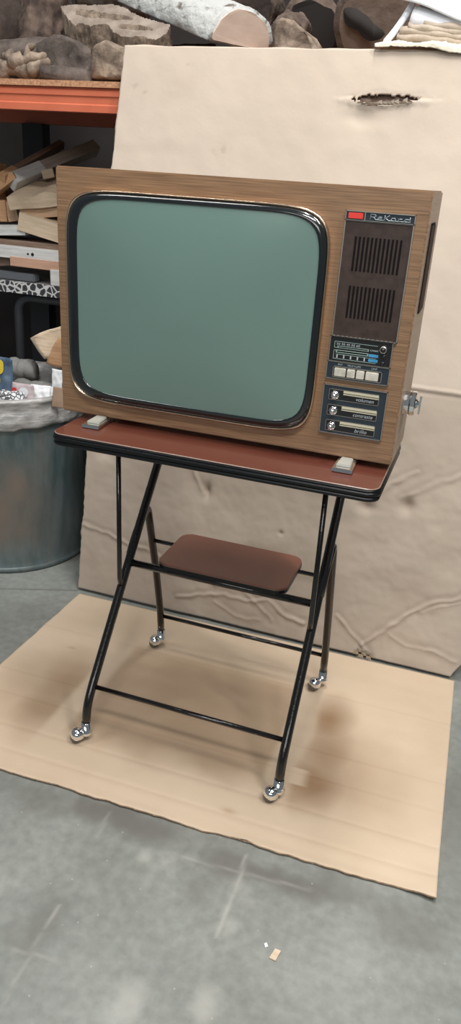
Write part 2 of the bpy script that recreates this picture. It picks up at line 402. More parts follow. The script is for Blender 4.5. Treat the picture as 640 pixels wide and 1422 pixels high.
# ---------------------------------------------------------------- cardboard leaning on the rack
def seg_d(x, z, a, b):
    ax, az = a; bx, bz = b; dx, dz = bx-ax, bz-az; L2 = dx*dx+dz*dz
    t = max(0, min(1, ((x-ax)*dx+(z-az)*dz)/L2)); return math.hypot(x-ax-t*dx, z-az-t*dz), t
CRE = [ # polyline creases (x, z), height, width
 ([(-.69, .235), (-.60, .225), (-.52, .205), (-.45, .20), (-.38, .175), (-.28, .165), (-.2, .13)], .006, .007),
 ([(-.33, .06), (-.25, .085), (-.17, .105), (-.09, .10), (-.02, .12), (.03, .085), (.10, .07)], .007, .008),
 ([(-.12, .145), (-.06, .10), (.0, .055)], .006, .007),
 ([(-.2, .075), (-.12, .04), (-.04, .045)], .004, .006),
 ([(.62, .30), (.54, .255), (.47, .225), (.40, .17), (.34, .10), (.29, .045)], .008, .007),
 ([(.62, .275), (.52, .232), (.44, .188)], .005, .005),
 ([(.36, .10), (.42, .075), (.50, .075), (.57, .06)], .004, .006),
 ([(.20, .12), (.25, .075), (.29, .045), (.31, .015)], .007, .008),
 ([(-.32, .50), (-.29, .45), (-.27, .415)], .006, .008),
 ([(.24, .50), (.30, .56), (.36, .60)], .003, .012),
 ([(.33, .52), (.42, .58), (.5, .62)], .003, .014),
]
DENT = [(.235, .475, .022, .018, -.012), (.350, .500, .020, .022, -.014), (-.262, .432, .012, .022, -.012), (-.01, .345, .007, .007, -.006),
        (-.045, 1.25, .010, .006, -.004), (-.62, .49, .03, .02, -.008), (.04, 1.50, .05, .02, -.006), (.12, 1.42, .2, .1, -.006),
        (.50, .35, .06, .05, -.006), (.15, .25, .10, .07, .006), (-.15, .22, .12, .05, .005), (.42, .42, .05, .08, .006)]
def board_y(z):
    if z < .83: return .632+(.752-.632)*z/.83
    return .752+(.972-.752)*(z-.83)/.83
HX, HZ, HRX, HRZ = .100, 1.548, .080, .0125
def hole_d(x, z): # <1 inside
    return math.hypot((x-HX)/HRX, (z-HZ-.05*(x-HX))/(HRZ*(1-.25*math.sin((x-HX)*40))))+.30*nz3(x, z, 1, 60)+.2*nz3(x, z, 4, 130)
BX0, BX1, BZ1 = -.692, .600, 1.668
def board_fn(u, v):
    x = BX0+(BX1-BX0)*u; z = .010+(BZ1-.010)*v
    if u < .001: x += .006*nz3(z, 0, 2, 12)+.003*nz3(z, 0, 7, 50)
    if v < .001: z += .0
    if v > .999: z += .003*nz3(x, 0, 5, 12)
    # rounded, worn bottom right corner
    if x > .54 and z < .10: x -= .04*sstep(.10, .0, z)*sstep(.54, .60, x)
    x += .006*math.sin(z*3)*(u > .9)*0
    y = board_y(z); d = 0; s = 0
    for pl, h, w_ in CRE:
        best = min(seg_d(x+.006*nz3(x, z, 2, 30), z+.006*nz3(x, z, 6, 30), pl[i], pl[i+1])[0] for i in range(len(pl)-1)) if abs(x-sum(p[0] for p in pl)/len(pl)) < .5 and z < .7 else 9
        if best < .05:
            d += .55*h*max(0, 1-best/(w_*.8))*(.55+1.1*max(0, nz3(x, z, 31, 22)+.25))-.15*h*math.exp(-((best-.012)/.008)**2)
            s = max(s, .10*math.exp(-((best-.012)/.010)**2))
    for cx_, cz_, rx, rz, a in DENT:
        q = ((x-cx_)/rx)**2+((z-cz_)/rz)**2
        if q < 9: d += a*math.exp(-q); s = max(s, (.35 if rx < .03 and z < 1 else 0)*math.exp(-q*1.2))
    # fold line across at z = .83
    d += .0035*math.exp(-((z-.832+.002*nz3(x,0,3,25))/.004)**2)-.0015*math.exp(-((z-.820)/.005)**2)
    # large soft waves, stronger in the crushed lower part
    d += .004*nz3(x, z, .5, 2.6)+(.0016*nz3(x, z, 5, 7)+.0010*nz3(x, z, 8, 20)+.0007*nz3(x, z, 2, 45))*sstep(.9, .5, z)+.0012*nz3(x, z, 3, 18)
    # buckled edge round the tear
    hd = hole_d(x, z)
    if hd < 3: d += .004*math.exp(-((hd-1.1)/.5)**2)*(1 if z < HZ else -.4); s = max(s, .8*math.exp(-((max(hd, 1)-1)/.12)**2)*(.4+.6*(z > HZ)))
    # scuffs; the lower panel is dirtier all over, up to the fold
    s += .13*sstep(.845, .815, z)*(.8+.5*nz3(x, z, 21, 6))
    s += .20*max(0, nz3(x-z*.6, z*1.5, 7, 6)-.05)*sstep(.86, .74, z)
    s += .16*max(0, nz3(x*1.0, z*2.5, 17, 7)-.3)
    for cx_, cz_, r_ in ((-.64, 1.56, .018), (-.61, 1.545, .010), (-.35, 1.40, .03), (-.48, 1.62, .012)):
        s = max(s, .22*math.exp(-(((x-cx_-.4*(z-cz_))/r_)**2+((z-cz_)/(r_*.5))**2))*(1 if nz3(x, z, 4, 60) > 0 else .3))
    return (x, y-d, z), max(0, min(1, s))
def board_keep(u, v):
    x = BX0+(BX1-BX0)*u; z = .010+(BZ1-.010)*v
    if hole_d(x, z) < 1: return False
    if x < -.675+.0*z and z > BZ1-.012 and x > -.60: return False
    # torn notch at the lower edge
    if abs(x-.30) < .018 and z < .022+.01*nz3(x, 0, 1, 60): return False
    return True
b = sheet_grid('cardboard_sheet', 320, 400, board_fn, M['card_up'], .004, keep=board_keep)
tag(b, 'tall creased cardboard sheet standing upright behind the television with a torn hole', 'cardboard', None)
# torn paper flaps round the hole, and the tuft at the lower tear
f = MB()
random.seed(3)
for k in range(13):
    x = HX-.066+.128*k/12+.004*random.random(); z = HZ+.05*(x-HX)-HRZ*.95*math.sqrt(max(.1, 1-((x-HX)/HRX)**2)); y = board_y(z)-.004
    wd = .007+.008*random.random(); h = .002+.011*random.random()**2
    f.add([(x-wd, y, z-.002), (x+wd, y, z-.001), (x+wd*.5, y-.006, z-h*.3+.002), (x+.3*wd, y-.008, z+h), (x-wd*.8, y-.005, z+h*.5)], [(0, 1, 2, 3, 4)], 0, False)
fl = f.build('torn_flap', M['torn'], b)
f = MB(); f.add([(HX-.09, board_y(HZ-.03)+.012, HZ-.035), (HX+.09, board_y(HZ-.03)+.012, HZ-.03), (HX+.09, board_y(HZ+.03)+.010, HZ+.035), (HX-.09, board_y(HZ+.03)+.010, HZ+.03)], [(0, 1, 2, 3)])
f.build('inner_ply', M['ply'], b)
f = MB()
for k in range(7):
    x = .275+.008*k; z = .022+.010*math.sin(k*2.1); y = board_y(z)-.008
    f.add([(x-.008, y, z-.008), (x+.010, y-.003, z-.004), (x+.006, y-.010, z+.012), (x-.006, y-.005, z+.010)], [(0, 1, 2, 3)], 0, False)
f.build('torn_flap', M['torn'], b)

# ---------------------------------------------------------------- television
TX0, TX1, TZ0, TZ1, TD = -.350, .350, .8593, 1.335, .180
tv = thing('television', 'vintage walnut veneer television with green-grey screen standing on the wheeled stand', 'television', (0, .09, TZ0))
def tvb(mb, name, mats, parent=None, **k):
    o = mb.build(name, mats, None, **k)
    # keep world placement while parenting
    o.parent = parent or tv
    base = Vector((0, .09, TZ0)) if (parent is None or parent is tv) else None
    if parent is None or parent is tv: o.location = Vector(o.location)-Vector(tv.location)
    return o
cab = MB()
cab.box(TX0, TX1, 0, TD, TZ0, TZ1, 0)
for i in (3, 5): cab.m[i-0] = cab.m[i]
cab.m = [0, 0, 0, 0, 1, 1]
cab_o = tvb(cab, 'cabinet', [M['veneer'], M['veneer_side_lit']], bevel=.0025)
bc = MB()
def ring(x0, x1, z0, z1, y): return [(x0, y, z0), (x1, y, z0), (x1, y, z1), (x0, y, z1)]
rs = [ring(TX0+.02, TX1-.02, TZ0+.02, TZ1-.02, TD-.002), ring(TX0+.025, TX1-.05, TZ0+.02, TZ1-.025, TD+.05), ring(TX0+.08, TX1-.14, TZ0+.03, TZ1-.06, TD+.13), ring(TX0+.16, TX1-.24, TZ0+.08, TZ1-.14, TD+.20)]
vs = [p for r in rs for p in r]; fs = [(0, 1, 2, 3), (12, 13, 14, 15)]
for i in range(3):
    for k in range(4): fs.append((i*4+k, i*4+(k+1) % 4, i*4+4+(k+1) % 4, i*4+4+k))
bc.add(vs, fs, 0, False)
tvb(bc, 'back_cover', M['dark_plastic'], bevel=.008)
# vent on the side panel
v = MB(); v.box(TX1-.001, TX1+.0015, .050, .112, 1.132, 1.284, 0)
for k in range(8): v.box(TX1+.001, TX1+.003, .052+.0075*k, .055+.0075*k, 1.136, 1.280, 1)
tvb(v, 'side_vent', [M['grille_dark'], M['grille']])
for (x, y) in ((-.255, .0), (.268, .0), (-.255, .14), (.268, .14)):
    m_ = MB()
    if y < .05:
        m_.add([(x-.020, -.055, .8485), (x+.020, -.055, .8485), (x+.018, .03, .8485), (x-.018, .03, .8485),
                (x-.019, -.054, .855), (x+.019, -.054, .855), (x+.017, .03, .8590), (x-.017, .03, .8590)],
               [(0, 3, 2, 1), (4, 5, 6, 7), (0, 1, 5, 4), (1, 2, 6, 5), (2, 3, 7, 6), (3, 0, 4, 7)], 0, False)
        fo = tvb(m_, 'foot', M['chrome'], bevel=.0015)
        p = MB(); p.add([(x-.014, -.042, .8555), (x+.014, -.042, .8555), (x+.012, .0, .8588), (x-.012, .0, .8588),
                         (x-.013, -.041, .8600), (x+.013, -.041, .8600), (x+.010, -.004, .8625), (x-.010, -.004, .8625)],
               [(0, 3, 2, 1), (4, 5, 6, 7), (0, 1, 5, 4), (1, 2, 6, 5), (2, 3, 7, 6), (3, 0, 4, 7)], 0, False)
        po = p.build('pad', M['clip_pad'], fo, bevel=.001); po['label'] = 'grey pad'
    else:
        m_.box(x-.02, x+.02, y-.02, y+.02, .8475, .8592); tvb(m_, 'foot', M['dark_plastic'], bevel=.001)

# picture tube with bezel and trim
SCX, SCZ = -.0665, 1.0965
def sup(a, b_, n, k, N=160):
    t = 2*PI*k/N; c_, s_ = math.cos(t)/a, math.sin(t)/b_
    r = (abs(c_)**n+abs(s_)**n)**(-1/n); return r*math.cos(t), r*math.sin(t)
def ringmesh(prof, N=160, closed_center=False):
    m_ = MB(); vs = []; fs = []
    for a, b_, n, y, *sh_ in prof:
        dx_ = sh_[0] if sh_ else 0
        for k in range(N):
            x, z = sup(a, b_, n, k); vs.append((SCX+x+dx_, y, SCZ+z+dx_*.45))
    for i in range(len(prof)-1):
        for k in range(N): fs.append((i*N+k, i*N+(k+1) % N, (i+1)*N+(k+1) % N, (i+1)*N+k))
    if closed_center:
        vs.append((SCX, closed_center, SCZ)); c_ = len(vs)-1; L_ = len(prof)-1
        for k in range(N): fs.append((L_*N+k, L_*N+(k+1) % N, c_))
    m_.add(vs, fs); return m_
tvb(ringmesh([(.2590, .2030, 8, .001), (.2590, .2030, 8, -.0115), (.2580, .2020, 8, -.0130), (.2565, .2005, 8, -.0130), (.2550, .1990, 8, -.0100)]), 'trim', M['gold'])
tvb(ringmesh([(.2560, .2000, 8, -.004), (.2556, .1996, 8, -.0090), (.2535, .1975, 8, -.0130), (.2500, .1945, 8, -.0158), (.2440, .1905, 8, -.0170, .003), (.2400, .1880, 8, -.0172, .0055), (.2375, .1860, 8, -.0170, .0055), (.2373, .1858, 8, -.0100, .0055)]), 'bezel', M['black_gloss'])
pr = []
for i in range(14):
    q = 1-i/14; pr.append((.2380*q, .1864*q, 2+6*q*q, -.0155-.014*(1-q*q), .0055*q))
tvb(ringmesh(pr, closed_center=-.0295), 'screen', M['glass'])

def frame(mb, x0, x1, z0, z1, y, t, d, mi=0):
    mb.box(x0, x1, y-d, y, z0, z0+t, mi); mb.box(x0, x1, y-d, y, z1-t, z1, mi)
    mb.box(x0, x0+t, y-d, y, z0, z1, mi); mb.box(x1-t, x1, y-d, y, z0, z1, mi)
# speaker grille
g = MB(); g.box(.2130, .3265, -.004, .001, 1.086, 1.2815, 0)
for k in range(12):
    x = .2335+.0070*k
    for z0, z1 in ((1.200, 1.256), (1.120, 1.175)): g.box(x-.0018, x+.0018, -.0046, -.0035, z0, z1, 1)
frame(g, .2115, .3280, 1.0855, 1.2825, -.001, .0016, .005, 2)
tvb(g, 'speaker_grille', [M['grille'], M['grille_dark'], M['satin']])
# name plate
n_ = MB(); n_.box(.2125, .3275, -.004, .001, 1.2815, 1.2955, 0)
frame(n_, .2115, .3285, 1.2805, 1.2965, -.001, .0013, .005, 1); n_.box(.2440, .2455, -.0055, -.001, 1.281, 1.296, 1)
npl = tvb(n_, 'name_plate', [M['navy'], M['satin']])
rb = MB(); rb.box(.2165, .2415, -.0068, -.004, 1.2840, 1.2935); 
r_o = tvb(rb, 'red_badge', M['red'], bevel=.0006); r_o['label'] = 'red rectangular badge'
# script lettering, drawn as single strokes: R e K o r d
def strokes(lines, r, name, mt, parent_none=True):
    m_ = MB()
    for ln in lines:
        m_.tube([(x, -.0047, z) for x, z in ln], r, 6)
    return tvb(m_, name, mt)
x0, z0, H = .2535, 1.2846, .0082
def P(l): return [(x0+a*.01, z0+b*H) for a, b in l]
L_ = [P([(0, 0), (.06, 1), (.75, 1), (.95, .8), (.85, .52), (.1, .5)]), P([(.5, .5), (.95, .06), (1.6, .06)]),
      P([(1.3, .30), (1.95, .34), (1.95, .55), (1.45, .58), (1.25, .3), (1.4, .04), (2.3, .04)]),
      P([(2.4, 0), (2.45, 1)]), P([(3.2, 1), (2.45, .45), (2.7, .38), (3.1, .04), (3.6, .04)]),
      P([(3.5, .3), (3.65, .04), (4.1, .04), (4.25, .3), (4.1, .55), (3.65, .55), (3.5, .3)]), P([(4.1, .04), (4.7, .04)]),
      P([(4.7, .0), (4.75, .5), (5.35, .5)]), P([(4.75, .04), (5.7, .04)]),
      P([(6.55, .5), (5.85, .5), (5.7, .25), (5.85, .04), (6.7, .04)]), P([(6.6, 0), (6.62, .98)])]
strokes(L_, .00055, 'lettering', M['silver_print'])
# tuner scale panel
t_ = MB(); t_.box(.2105, .3215, -.004, .001, 1.0415, 1.0855, 0); frame(t_, .2095, .3225, 1.0405, 1.0865, -.001, .0012, .005, 1)
for k in range(14): t_.box(.2135+.0078*k, .2175+.0078*k, -.0055, -.002, 1.0862, 1.0878, 1)
tvb(t_, 'tuner_panel', [M['panel_black'], M['satin']])
s_ = MB(); Y = -.004
def bar_(x0_, x1_, z0_, z1_, mi): s_.box(x0_, x1_, Y-.0006, Y, z0_, z1_, mi)
bar_(.218, .296, 1.0765, 1.0773, 0); bar_(.218, .2188, 1.0655, 1.077, 0); bar_(.218, .224, 1.0655, 1.0663, 0)
bar_(.224, .281, 1.0655, 1.0695, 0); bar_(.226, .279, 1.0665, 1.0685, 3)
bar_(.218, .222, 1.0608, 1.0616, 0); bar_(.218, .2188, 1.046, 1.0612, 0)
bar_(.222, .281, 1.0570, 1.0620, 0); bar_(.224, .279, 1.0583, 1.0608, 3)
bar_(.222, .281, 1.0538, 1.0545, 0); bar_(.218, .296, 1.0455, 1.0463, 0)
bar_(.282, .299, 1.0565, 1.0615, 1); bar_(.282, .299, 1.0478, 1.0528, 1); bar_(.282, .296, 1.0540, 1.0546, 0)
for k in range(5): bar_(.2238+.0125*k, .2262+.0125*k, 1.0475, 1.0535, 2)
tvb(s_, 'tuning_scale', [M['pale_green'], M['blue_scale'], M['silver_print'], M['grille_dark']])
for s, x, z, sz in (('20 30 40 50 60', .2215, 1.0712, .0052), ('CANAL', .2835, 1.0668, .0042)):
    tt = text(s, sz, x, z, -.0046, M['silver_print'], 'scale_text', None, .0002, sx=1.35 if s[0] == '2' else 1.1); tt.parent = tv; tt.location = Vector(tt.location)-Vector(tv.location)
def knob(name, x, z, y, r, d, mt, cap=None, tilt=0):
    m_ = MB(); m_.lathe([(r*.5, 0), (r, 0), (r, -d*.35), (r*.82, -d*.5), (r*.8, -d), (r*.7, -d*1.08), (r*.1, -d*1.1)], 24, 'y', (x, y, z), 0)
    o = tvb(m_, name, mt); return o
kb = MB(); kb.lathe([(.003, 0), (.0068, 0), (.0068, -.004), (.0055, -.0055), (.0042, -.0055), (.0042, -.003), (.001, -.003)], 24, 'y', (.3065, -.004, 1.0722), 0)
kb.lathe([(.001, -.002), (.0038, -.002), (.0036, -.009), (.001, -.0095)], 20, 'y', (.3065, -.004, 1.0722), 1)
tvb(kb, 'tuning_knob', [M['satin'], M['panel_black']])
kb = MB(); kb.lathe([(.001, 0), (.0035, 0), (.0033, -.004), (.001, -.0045)], 20, 'y', (.3085, -.004, 1.0480), 0)
kb.lathe([(.001, 0), (.004, 0), (.0038, -.002), (.001, -.003)], 20, 'y', (.3085, -.004, 1.060), 0)
tvb(kb, 'small_knob', M['dark_plastic'])
# push button panel
t_ = MB(); t_.box(.2095, .3225, -.004, .001, 1.0095, 1.0400, 0); frame(t_, .2085, .3235, 1.0085, 1.0410, -.001, .0012, .005, 1)
frame(t_, .2205, .3105, 1.0120, 1.0325, -.004, .0014, .0022, 1); t_.box(.222, .309, -.0045, -.004, 1.0135, 1.031, 2)
tvb(t_, 'button_panel', [M['navy'], M['satin'], M['panel_black']])
for a, b_ in ((.2240, .2450), (.2475, .2620), (.2645, .2790), (.2815, .3045)):
    m_ = MB(); m_.box(a, b_, -.0095, -.004, 1.0148, 1.0300); tvb(m_, 'push_button', M['cream'], bevel=.001)
for s, x in (('INT', .2285), ('TELE LUPE', .2455), ('UHF', .2900)):
    tt = text(s, .0048, x, 1.0345, -.0046, M['silver_print'], 'button_text', None, .0002, sx=1.15); tt.parent = tv; tt.location = Vector(tt.location)-Vector(tv.location)
# slider panel
t_ = MB(); t_.box(.2085, .3245, -.004, .001, .9055, .9965, 0); frame(t_, .2075, .3255, .9045, .9975, -.001, .0013, .005, 1)
sliders = ((.9695, .9900, 'volumen', .2690, .0325), (.9400, .9605, 'contraste', .2670, .0365), (.9100, .9310, 'brillo', .2735, .023))
for a, b_, s, tx, tw in sliders:
    frame(t_, .2185, .3115, a, b_, -.004, .0009, .0012, 1); t_.box(.2195, .3105, -.0045, -.004, a+.001, b_-.001, 2)
tvb(t_, 'slider_panel', [M['navy'], M['satin'], M['panel_black']])
for a, b_, s, tx, tw in sliders:
    m_ = MB(); m_.box(.2455, .3105, -.0062, -.0045, b_-.0088, b_-.0012, 0); m_.box(.2455, .3100, -.0066, -.0060, b_-.0062, b_-.0053, 1)
    tvb(m_, 'slider_strip', [M['cream_strip'], M['panel_black']])
    zc = (a+b_)/2
    m_ = MB(); m_.lathe([(.001, 0), (.0080, 0), (.0080, -.0035), (.0070, -.0045), (.0052, -.0045), (.0052, -.014), (.0044, -.0155), (.001, -.0158)], 24, 'y', (.2305, -.0045, zc-.0005), 0)
    tvb(m_, 'slider_knob', M['chrome'])
    tt = text(s, .0095, tx, a+.0035, -.0048, M['silver_print'], 'slider_text', None, .0002, shear=.25)
    tt.parent = tv; tt.location = Vector(tt.location)-Vector(tv.location)
    wdt = tt.dimensions.x
    if wdt > 0: tt.scale[0] = tw/wdt
# big channel knob on the side
m_ = MB()
def gear(r, x0_, x1_, n=28):
    vs = []; N = n*2
    for xx in (x0_, x1_):
        for k in range(N):
            rr = r*(1 if k % 2 else .95); a = 2*PI*k/N; vs.append((TX1+xx, .060+rr*math.cos(a), .9660+rr*math.sin(a)))
    m_.add(vs, [tuple(range(N)), tuple(range(N, 2*N))]+[(k, (k+1) % N, N+(k+1) % N, N+k) for k in range(N)], 0, False)
m_.lathe([(.003, 0), (.0225, 0), (.0235, .001), (.0235, .0105), (.0225, .0115), (.003, .0115)], 14, 'x', (TX1, .058, .9675), 0, False)
m_.lathe([(.003, .0135), (.0225, .0135), (.0235, .0145), (.0235, .0215), (.0215, .0225), (.003, .0225)], 14, 'x', (TX1, .058, .9675), 0, False)
m_.lathe([(.021, .010), (.021, .0150)], 24, 'x', (TX1, .058, .9675), 1)
ck = tvb(m_, 'channel_knob', [M['chrome'], M['panel_black']])
h_ = MB(); h_.lathe([(.001, .0225), (.010, .0225), (.006, .027), (.006, .031)], 20, 'x', (TX1, .058, .9675), 0)
h_.box(TX1+.0290, TX1+.0325, .050, .066, .9500, .9860, 0)
ho = h_.build('knob_grip', M['chrome'], ck, bevel=.0008)

# ---------------------------------------------------------------- tv stand
SX, SY = -.041, .20
st = thing('tv_stand', 'folding television stand with black tube legs, red-brown top and chrome ball casters', 'stand', (SX, SY, 0))
def sb(mb, name, mats, parent=None, **k):
    o = mb.build(name, mats, None, **k); o.parent = parent or st
    if parent is None: o.location = Vector(o.location)-Vector(st.location)
    return o
out = rrect(-.314, .3450, -.108, .205, .024)
top = MB().prism(out, .8405, .8470); to = sb(top, 'tabletop', M['laminate'], bevel=.0008)
e_ = MB()
def inset(o_, d):
    cx_, cy_ = .0155, .0485; r = []
    for x, y in o_: r.append((x-d*(1 if x > cx_ else -1)*(abs(x-cx_) > .2 and 1 or 1), y-d*(1 if y > cy_ else -1)))
    return r
def band(mb, outl, z0_, z1_, g, mi):
    prof = [(-.001, z0_), (g*.7, z0_+.001), (g, (z0_+z1_)/2), (g*.7, z1_-.001), (-.001, z1_)]
    vs = []; n = len(outl); fs = []
    for d, z in prof:
        for x, y in inset(outl, -d): vs.append((x, y, z))
    for i in range(len(prof)-1):
        for k in range(n): fs.append((i*n+k, i*n+(k+1) % n, (i+1)*n+(k+1) % n, (i+1)*n+k))
    mb.add(vs, fs, mi)
e_.prism(out, .8215, .8405, 0); band(e_, out, .8385, .8442, .0022, 0)
band(e_, out, .8440, .8468, .0012, 1); band(e_, out, .8300, .8398, .0035, 0); band(e_, out, .8215, .8300, .0030, 0)
sb(e_, 'edge_band', [M['edge_black'], M['edge_line']], parent=None)
HXL = {-1: SX-.253, 1: SX+.253}
for s in (-1, 1):
    x = HXL[s]; xt = SX+s*.246
    m_ = MB(); m_.tube(fillet([(x, -.028, .052), (x, -.022, .105), (x, .006, .150), (xt*.45+x*.55, .27, .498), (xt, .452, .735), (xt, .462, .800), (xt, .40, .8105), (xt, -.02, .8105)], .035), .0112, 14)
    sb(m_, 'leg', M['black_tube'])
    m_ = MB(); m_.tube(fillet([(x, .433, .052), (x, .424, .13), (x, .388, .28), (x, .318, .525), (x, .255, .475), (x, .215, .425)], .028), .0106, 14)
    sb(m_, 'leg', M['black_tube'])
    m_ = MB(); m_.tube(fillet([(x-.003*s, .163, .352), (x-.003*s, .150, .385), (x-.003*s, .142, .8215)], .01), .0062, 10)
    sb(m_, 'support_bar', M['black_tube'])
    m_ = MB(); m_.lathe([(.002, .8165), (.008, .8165), (.008, .822), (.002, .822)], 14, 'z', (x-.035, -.045, 0)); m_.box(x-.042, x-.03, -.05, .12, .8185, .8225)
    sb(m_, 'hinge_bracket', M['black_tube'])
def crossbar(y, z, r, name='crossbar', i=0):
    m_ = MB(); m_.tube([(HXL[-1]+.004, y, z), (HXL[1]-.004, y, z)], r, 12); return sb(m_, name, M['black_tube'])
crossbar(.010, .1470, .0062); crossbar(.428, .117, .0058); crossbar(.205, .4065, .0100); crossbar(.350, .4060, .0058)
shx = rrect(-.214, .128, .198, .392, .032)
m_ = MB().prism(shx, .4235, .4280); M['laminate_shelf_lit'] = mat('shelf_laminate_lit', (.225, .078, .050), .3, coat=.5, coat_rough=.15, nscale=5, col2=(.245, .088, .058))  # shelf colour lightened in place of front light it lacks under the television
sh = sb(m_, 'shelf', M['laminate_shelf_lit'], bevel=.0006)
m_ = MB(); m_.prism(rrect(-.212, .126, .200, .390, .030), .4120, .4235, 0)
def band2(mb, x0_, x1_, y0_, y1_, r, z0_, z1_, mi):
    mb.prism(rrect(x0_, x1_, y0_, y1_, r), z0_, z1_, mi)
band2(m_, -.2155, .1295, .1965, .3935, .033, .4120, .4225, 0); band2(m_, -.2150, .1290, .1970, .3930, .033, .4225, .4240, 1)
sb(m_, 'shelf_edge', [M['edge_black'], M['edge_line']])
for x, y, ox, oy in ((HXL[-1], -.028, -.017, -.014), (HXL[1], -.028, -.013, -.014), (HXL[-1], .433, -.013, -.014), (HXL[1], .433, -.017, -.022)):
    m_ = MB(); m_.lathe([(.002, .064), (.0118, .064), (.0120, .044), (.0128, .0435), (.0128, .040), (.0145, .038), (.0160, .033), (.0145, .028), (.004, .026)], 20, 'z', (x, y, 0), 0)
    m_.tube([(x, y, .034), (x+ox*.6, y+oy*.6, .030)], .010, 12)
    cz_ = .0290
    m_.ball((x+ox, y+oy, cz_), .0185, 20, 14, zmin=-.28)
    c_ = sb(m_, 'caster', M['chrome']); c_['label'] = 'chrome ball caster'
    wv = MB(); wv.ball((x+ox*1.12, y+oy*1.12, .0250), .0165, 18, 12)
    wv.build('wheel', M['tyre'], c_)

# ---------------------------------------------------------------- waste drum
DX, DY, DR, DH = -1.105, .872, .277, .615
d = MB(); N = 96; prof = []
for h, r in ((.0, -.004), (.004, .004), (.016, .005), (.020, .001), (.022, 0)): prof.append((h, r))
for k in range(1, 30): prof.append((.022+(.585-.022)*k/29, 0))
prof += [(.590, .005), (.600, .007), (.612, .004), (.615, 0), (.612, -.006), (.55, -.006), (.30, -.008)]
vs = []; sts = []; fs = []
for h, r in prof:
    for k in range(N):
        a = 2*PI*k/N; rr = DR+r
        if .03 < h < .58 and r == 0: rr += .006*nz3(math.cos(a)*2, math.sin(a)*2, h*5)-.010*max(0, nz3(math.cos(a)*3+5, math.sin(a)*3, h*4))
        vs.append((rr*math.cos(a), rr*math.sin(a), h))
        q = math.degrees(a) % 360
        s = sstep(50, 5, abs(q-296))*sstep(.50, .30, h)*sstep(.04, .16, h)*(.75+.8*nz3(a*5, h*7, 2))
        s = max(s, .5*max(0, nz3(a*5, h*4, 9)))
        sts.append(max(0, min(1, s)))
for i in range(len(prof)-1):
    for k in range(N): fs.append((i*N+k, i*N+(k+1) % N, (i+1)*N+(k+1) % N, (i+1)*N+k))
fs.append(tuple(range(N-1, -1, -1)))
me = bpy.data.meshes.new('waste_drum'); me.from_pydata(vs, [], fs); me.materials.append(M['zinc'])
aa = me.attributes.new('stain_shade', 'FLOAT', 'POINT'); aa.data.foreach_set('value', sts); me.polygons.foreach_set('use_smooth', [True]*len(fs))
dr = bpy.data.objects.new('waste_drum', me); C.objects.link(dr); dr.location = (DX, DY, 0)
tag(dr, 'dented blue-grey metal waste drum beside the leaning cardboard', 'drum')
# bin liner: rolls over the rim, hanging outside
prof = []
for i in range(26):
    t = i/25
    if t < .55: q = t/.55; r, h = DR+.013+.004*math.sin(q*6), .535+q*.088
    elif t < .75: q = (t-.55)/.2; a = PI*q; r, h = DR+.001+.013*math.cos(a), .623+.012*math.sin(a)
    else: q = (t-.75)/.25; r, h = DR-.014-.25*q*q, .622-.075*q
    prof.append((r, h, t))
vs = []; fs = []; N = 180
for r, h, t in prof:
    for k in range(N):
        a = 2*PI*k/N
        wv = .006*nz3(math.cos(a)*6, math.sin(a)*6, h*25)+.005*nz3(math.cos(a)*14, math.sin(a)*14, h*60)
        hh = h+(.016*nz3(math.cos(a)*4, math.sin(a)*4, 3)*(1-t/.55) if t < .55 else .010*nz3(math.cos(a)*5+r*9, math.sin(a)*5, 8)*(t > .75))
        rr = max(.002, r+abs(wv)*(t < .78))
        vs.append((rr*math.cos(a), rr*math.sin(a), hh))
for i in range(len(prof)-1):
    for k in range(N): fs.append((i*N+k, i*N+(k+1) % N, (i+1)*N+(k+1) % N, (i+1)*N+k))
fs.append(tuple((len(prof)-1)*N+k for k in range(N)))
m_ = MB(); m_.add(vs, fs); bl = m_.build('bin_liner', M['bag'], loc=(DX, DY, 0)); bl.modifiers.new('t', 'SOLIDIFY').thickness = .001
tag(bl, 'wrinkled grey plastic liner folded over the rim of the metal drum', 'bag')

# drum contents
def packet(name, label, cat, u0, v0, u1, v1, y, th, mt, tilt=.25, crumple=.006, shape=None, seed=1, yaw=0):
    a = at(u0, v1, y); b_ = at(u1, v1, y); c_ = at(u0, v0, y)
    W = (b_-a).length; Hh = (c_-a).length
    nx, nz_ = 22, 22; vs = []; fs = []
    for side in (-1, 1):
        for j in range(nz_+1):
            for i in range(nx+1):
                u, v_ = i/nx, j/nz_; x = (u-.5)*W; z = v_*Hh
                puff = th*.5*math.sqrt(max(0, math.sin(PI*u)*math.sin(PI*v_)))
                n = crumple*(nz3(x, z, seed, 30)+.6*nz3(x, z, seed+5, 70))
                if shape: x, z = shape(x, z, u, v_, W, Hh)
                vs.append((x, side*(puff+.0006)+n, z+crumple*.5*nz3(x, z, seed+9, 25)*(v_ > .8)))
    o_ = (nx+1)*(nz_+1)
    for sd in (0, 1):
        for j in range(nz_):
            for i in range(nx):
                q = sd*o_+j*(nx+1)+i; fs.append((q, q+1, q+nx+2, q+nx+1))
    rim = [i for i in range(nx+1)]+[(j)*(nx+1)+nx for j in range(1, nz_+1)]+[nz_*(nx+1)+i for i in range(nx-1, -1, -1)]+[j*(nx+1) for j in range(nz_-1, 0, -1)]
    for k in range(len(rim)): p_, q_ = rim[k], rim[(k+1) % len(rim)]; fs.append((p_, q_, q_+o_, p_+o_))
    m_ = MB(); m_.add(vs, fs)
    mid = (a+b_)/2; o = m_.build(name, mt, loc=mid, rot=(-tilt, 0, math.atan2((b_-a).y, (b_-a).x)+yaw))
    tag(o, label, cat); return o, W, Hh
sp, W, Hh = packet('snack_packet', 'dark blue and yellow foil packet sticking out of the drum', 'packet', -22, 498, 17, 590, .80, .03, M['blue_foil'], .1, .006)
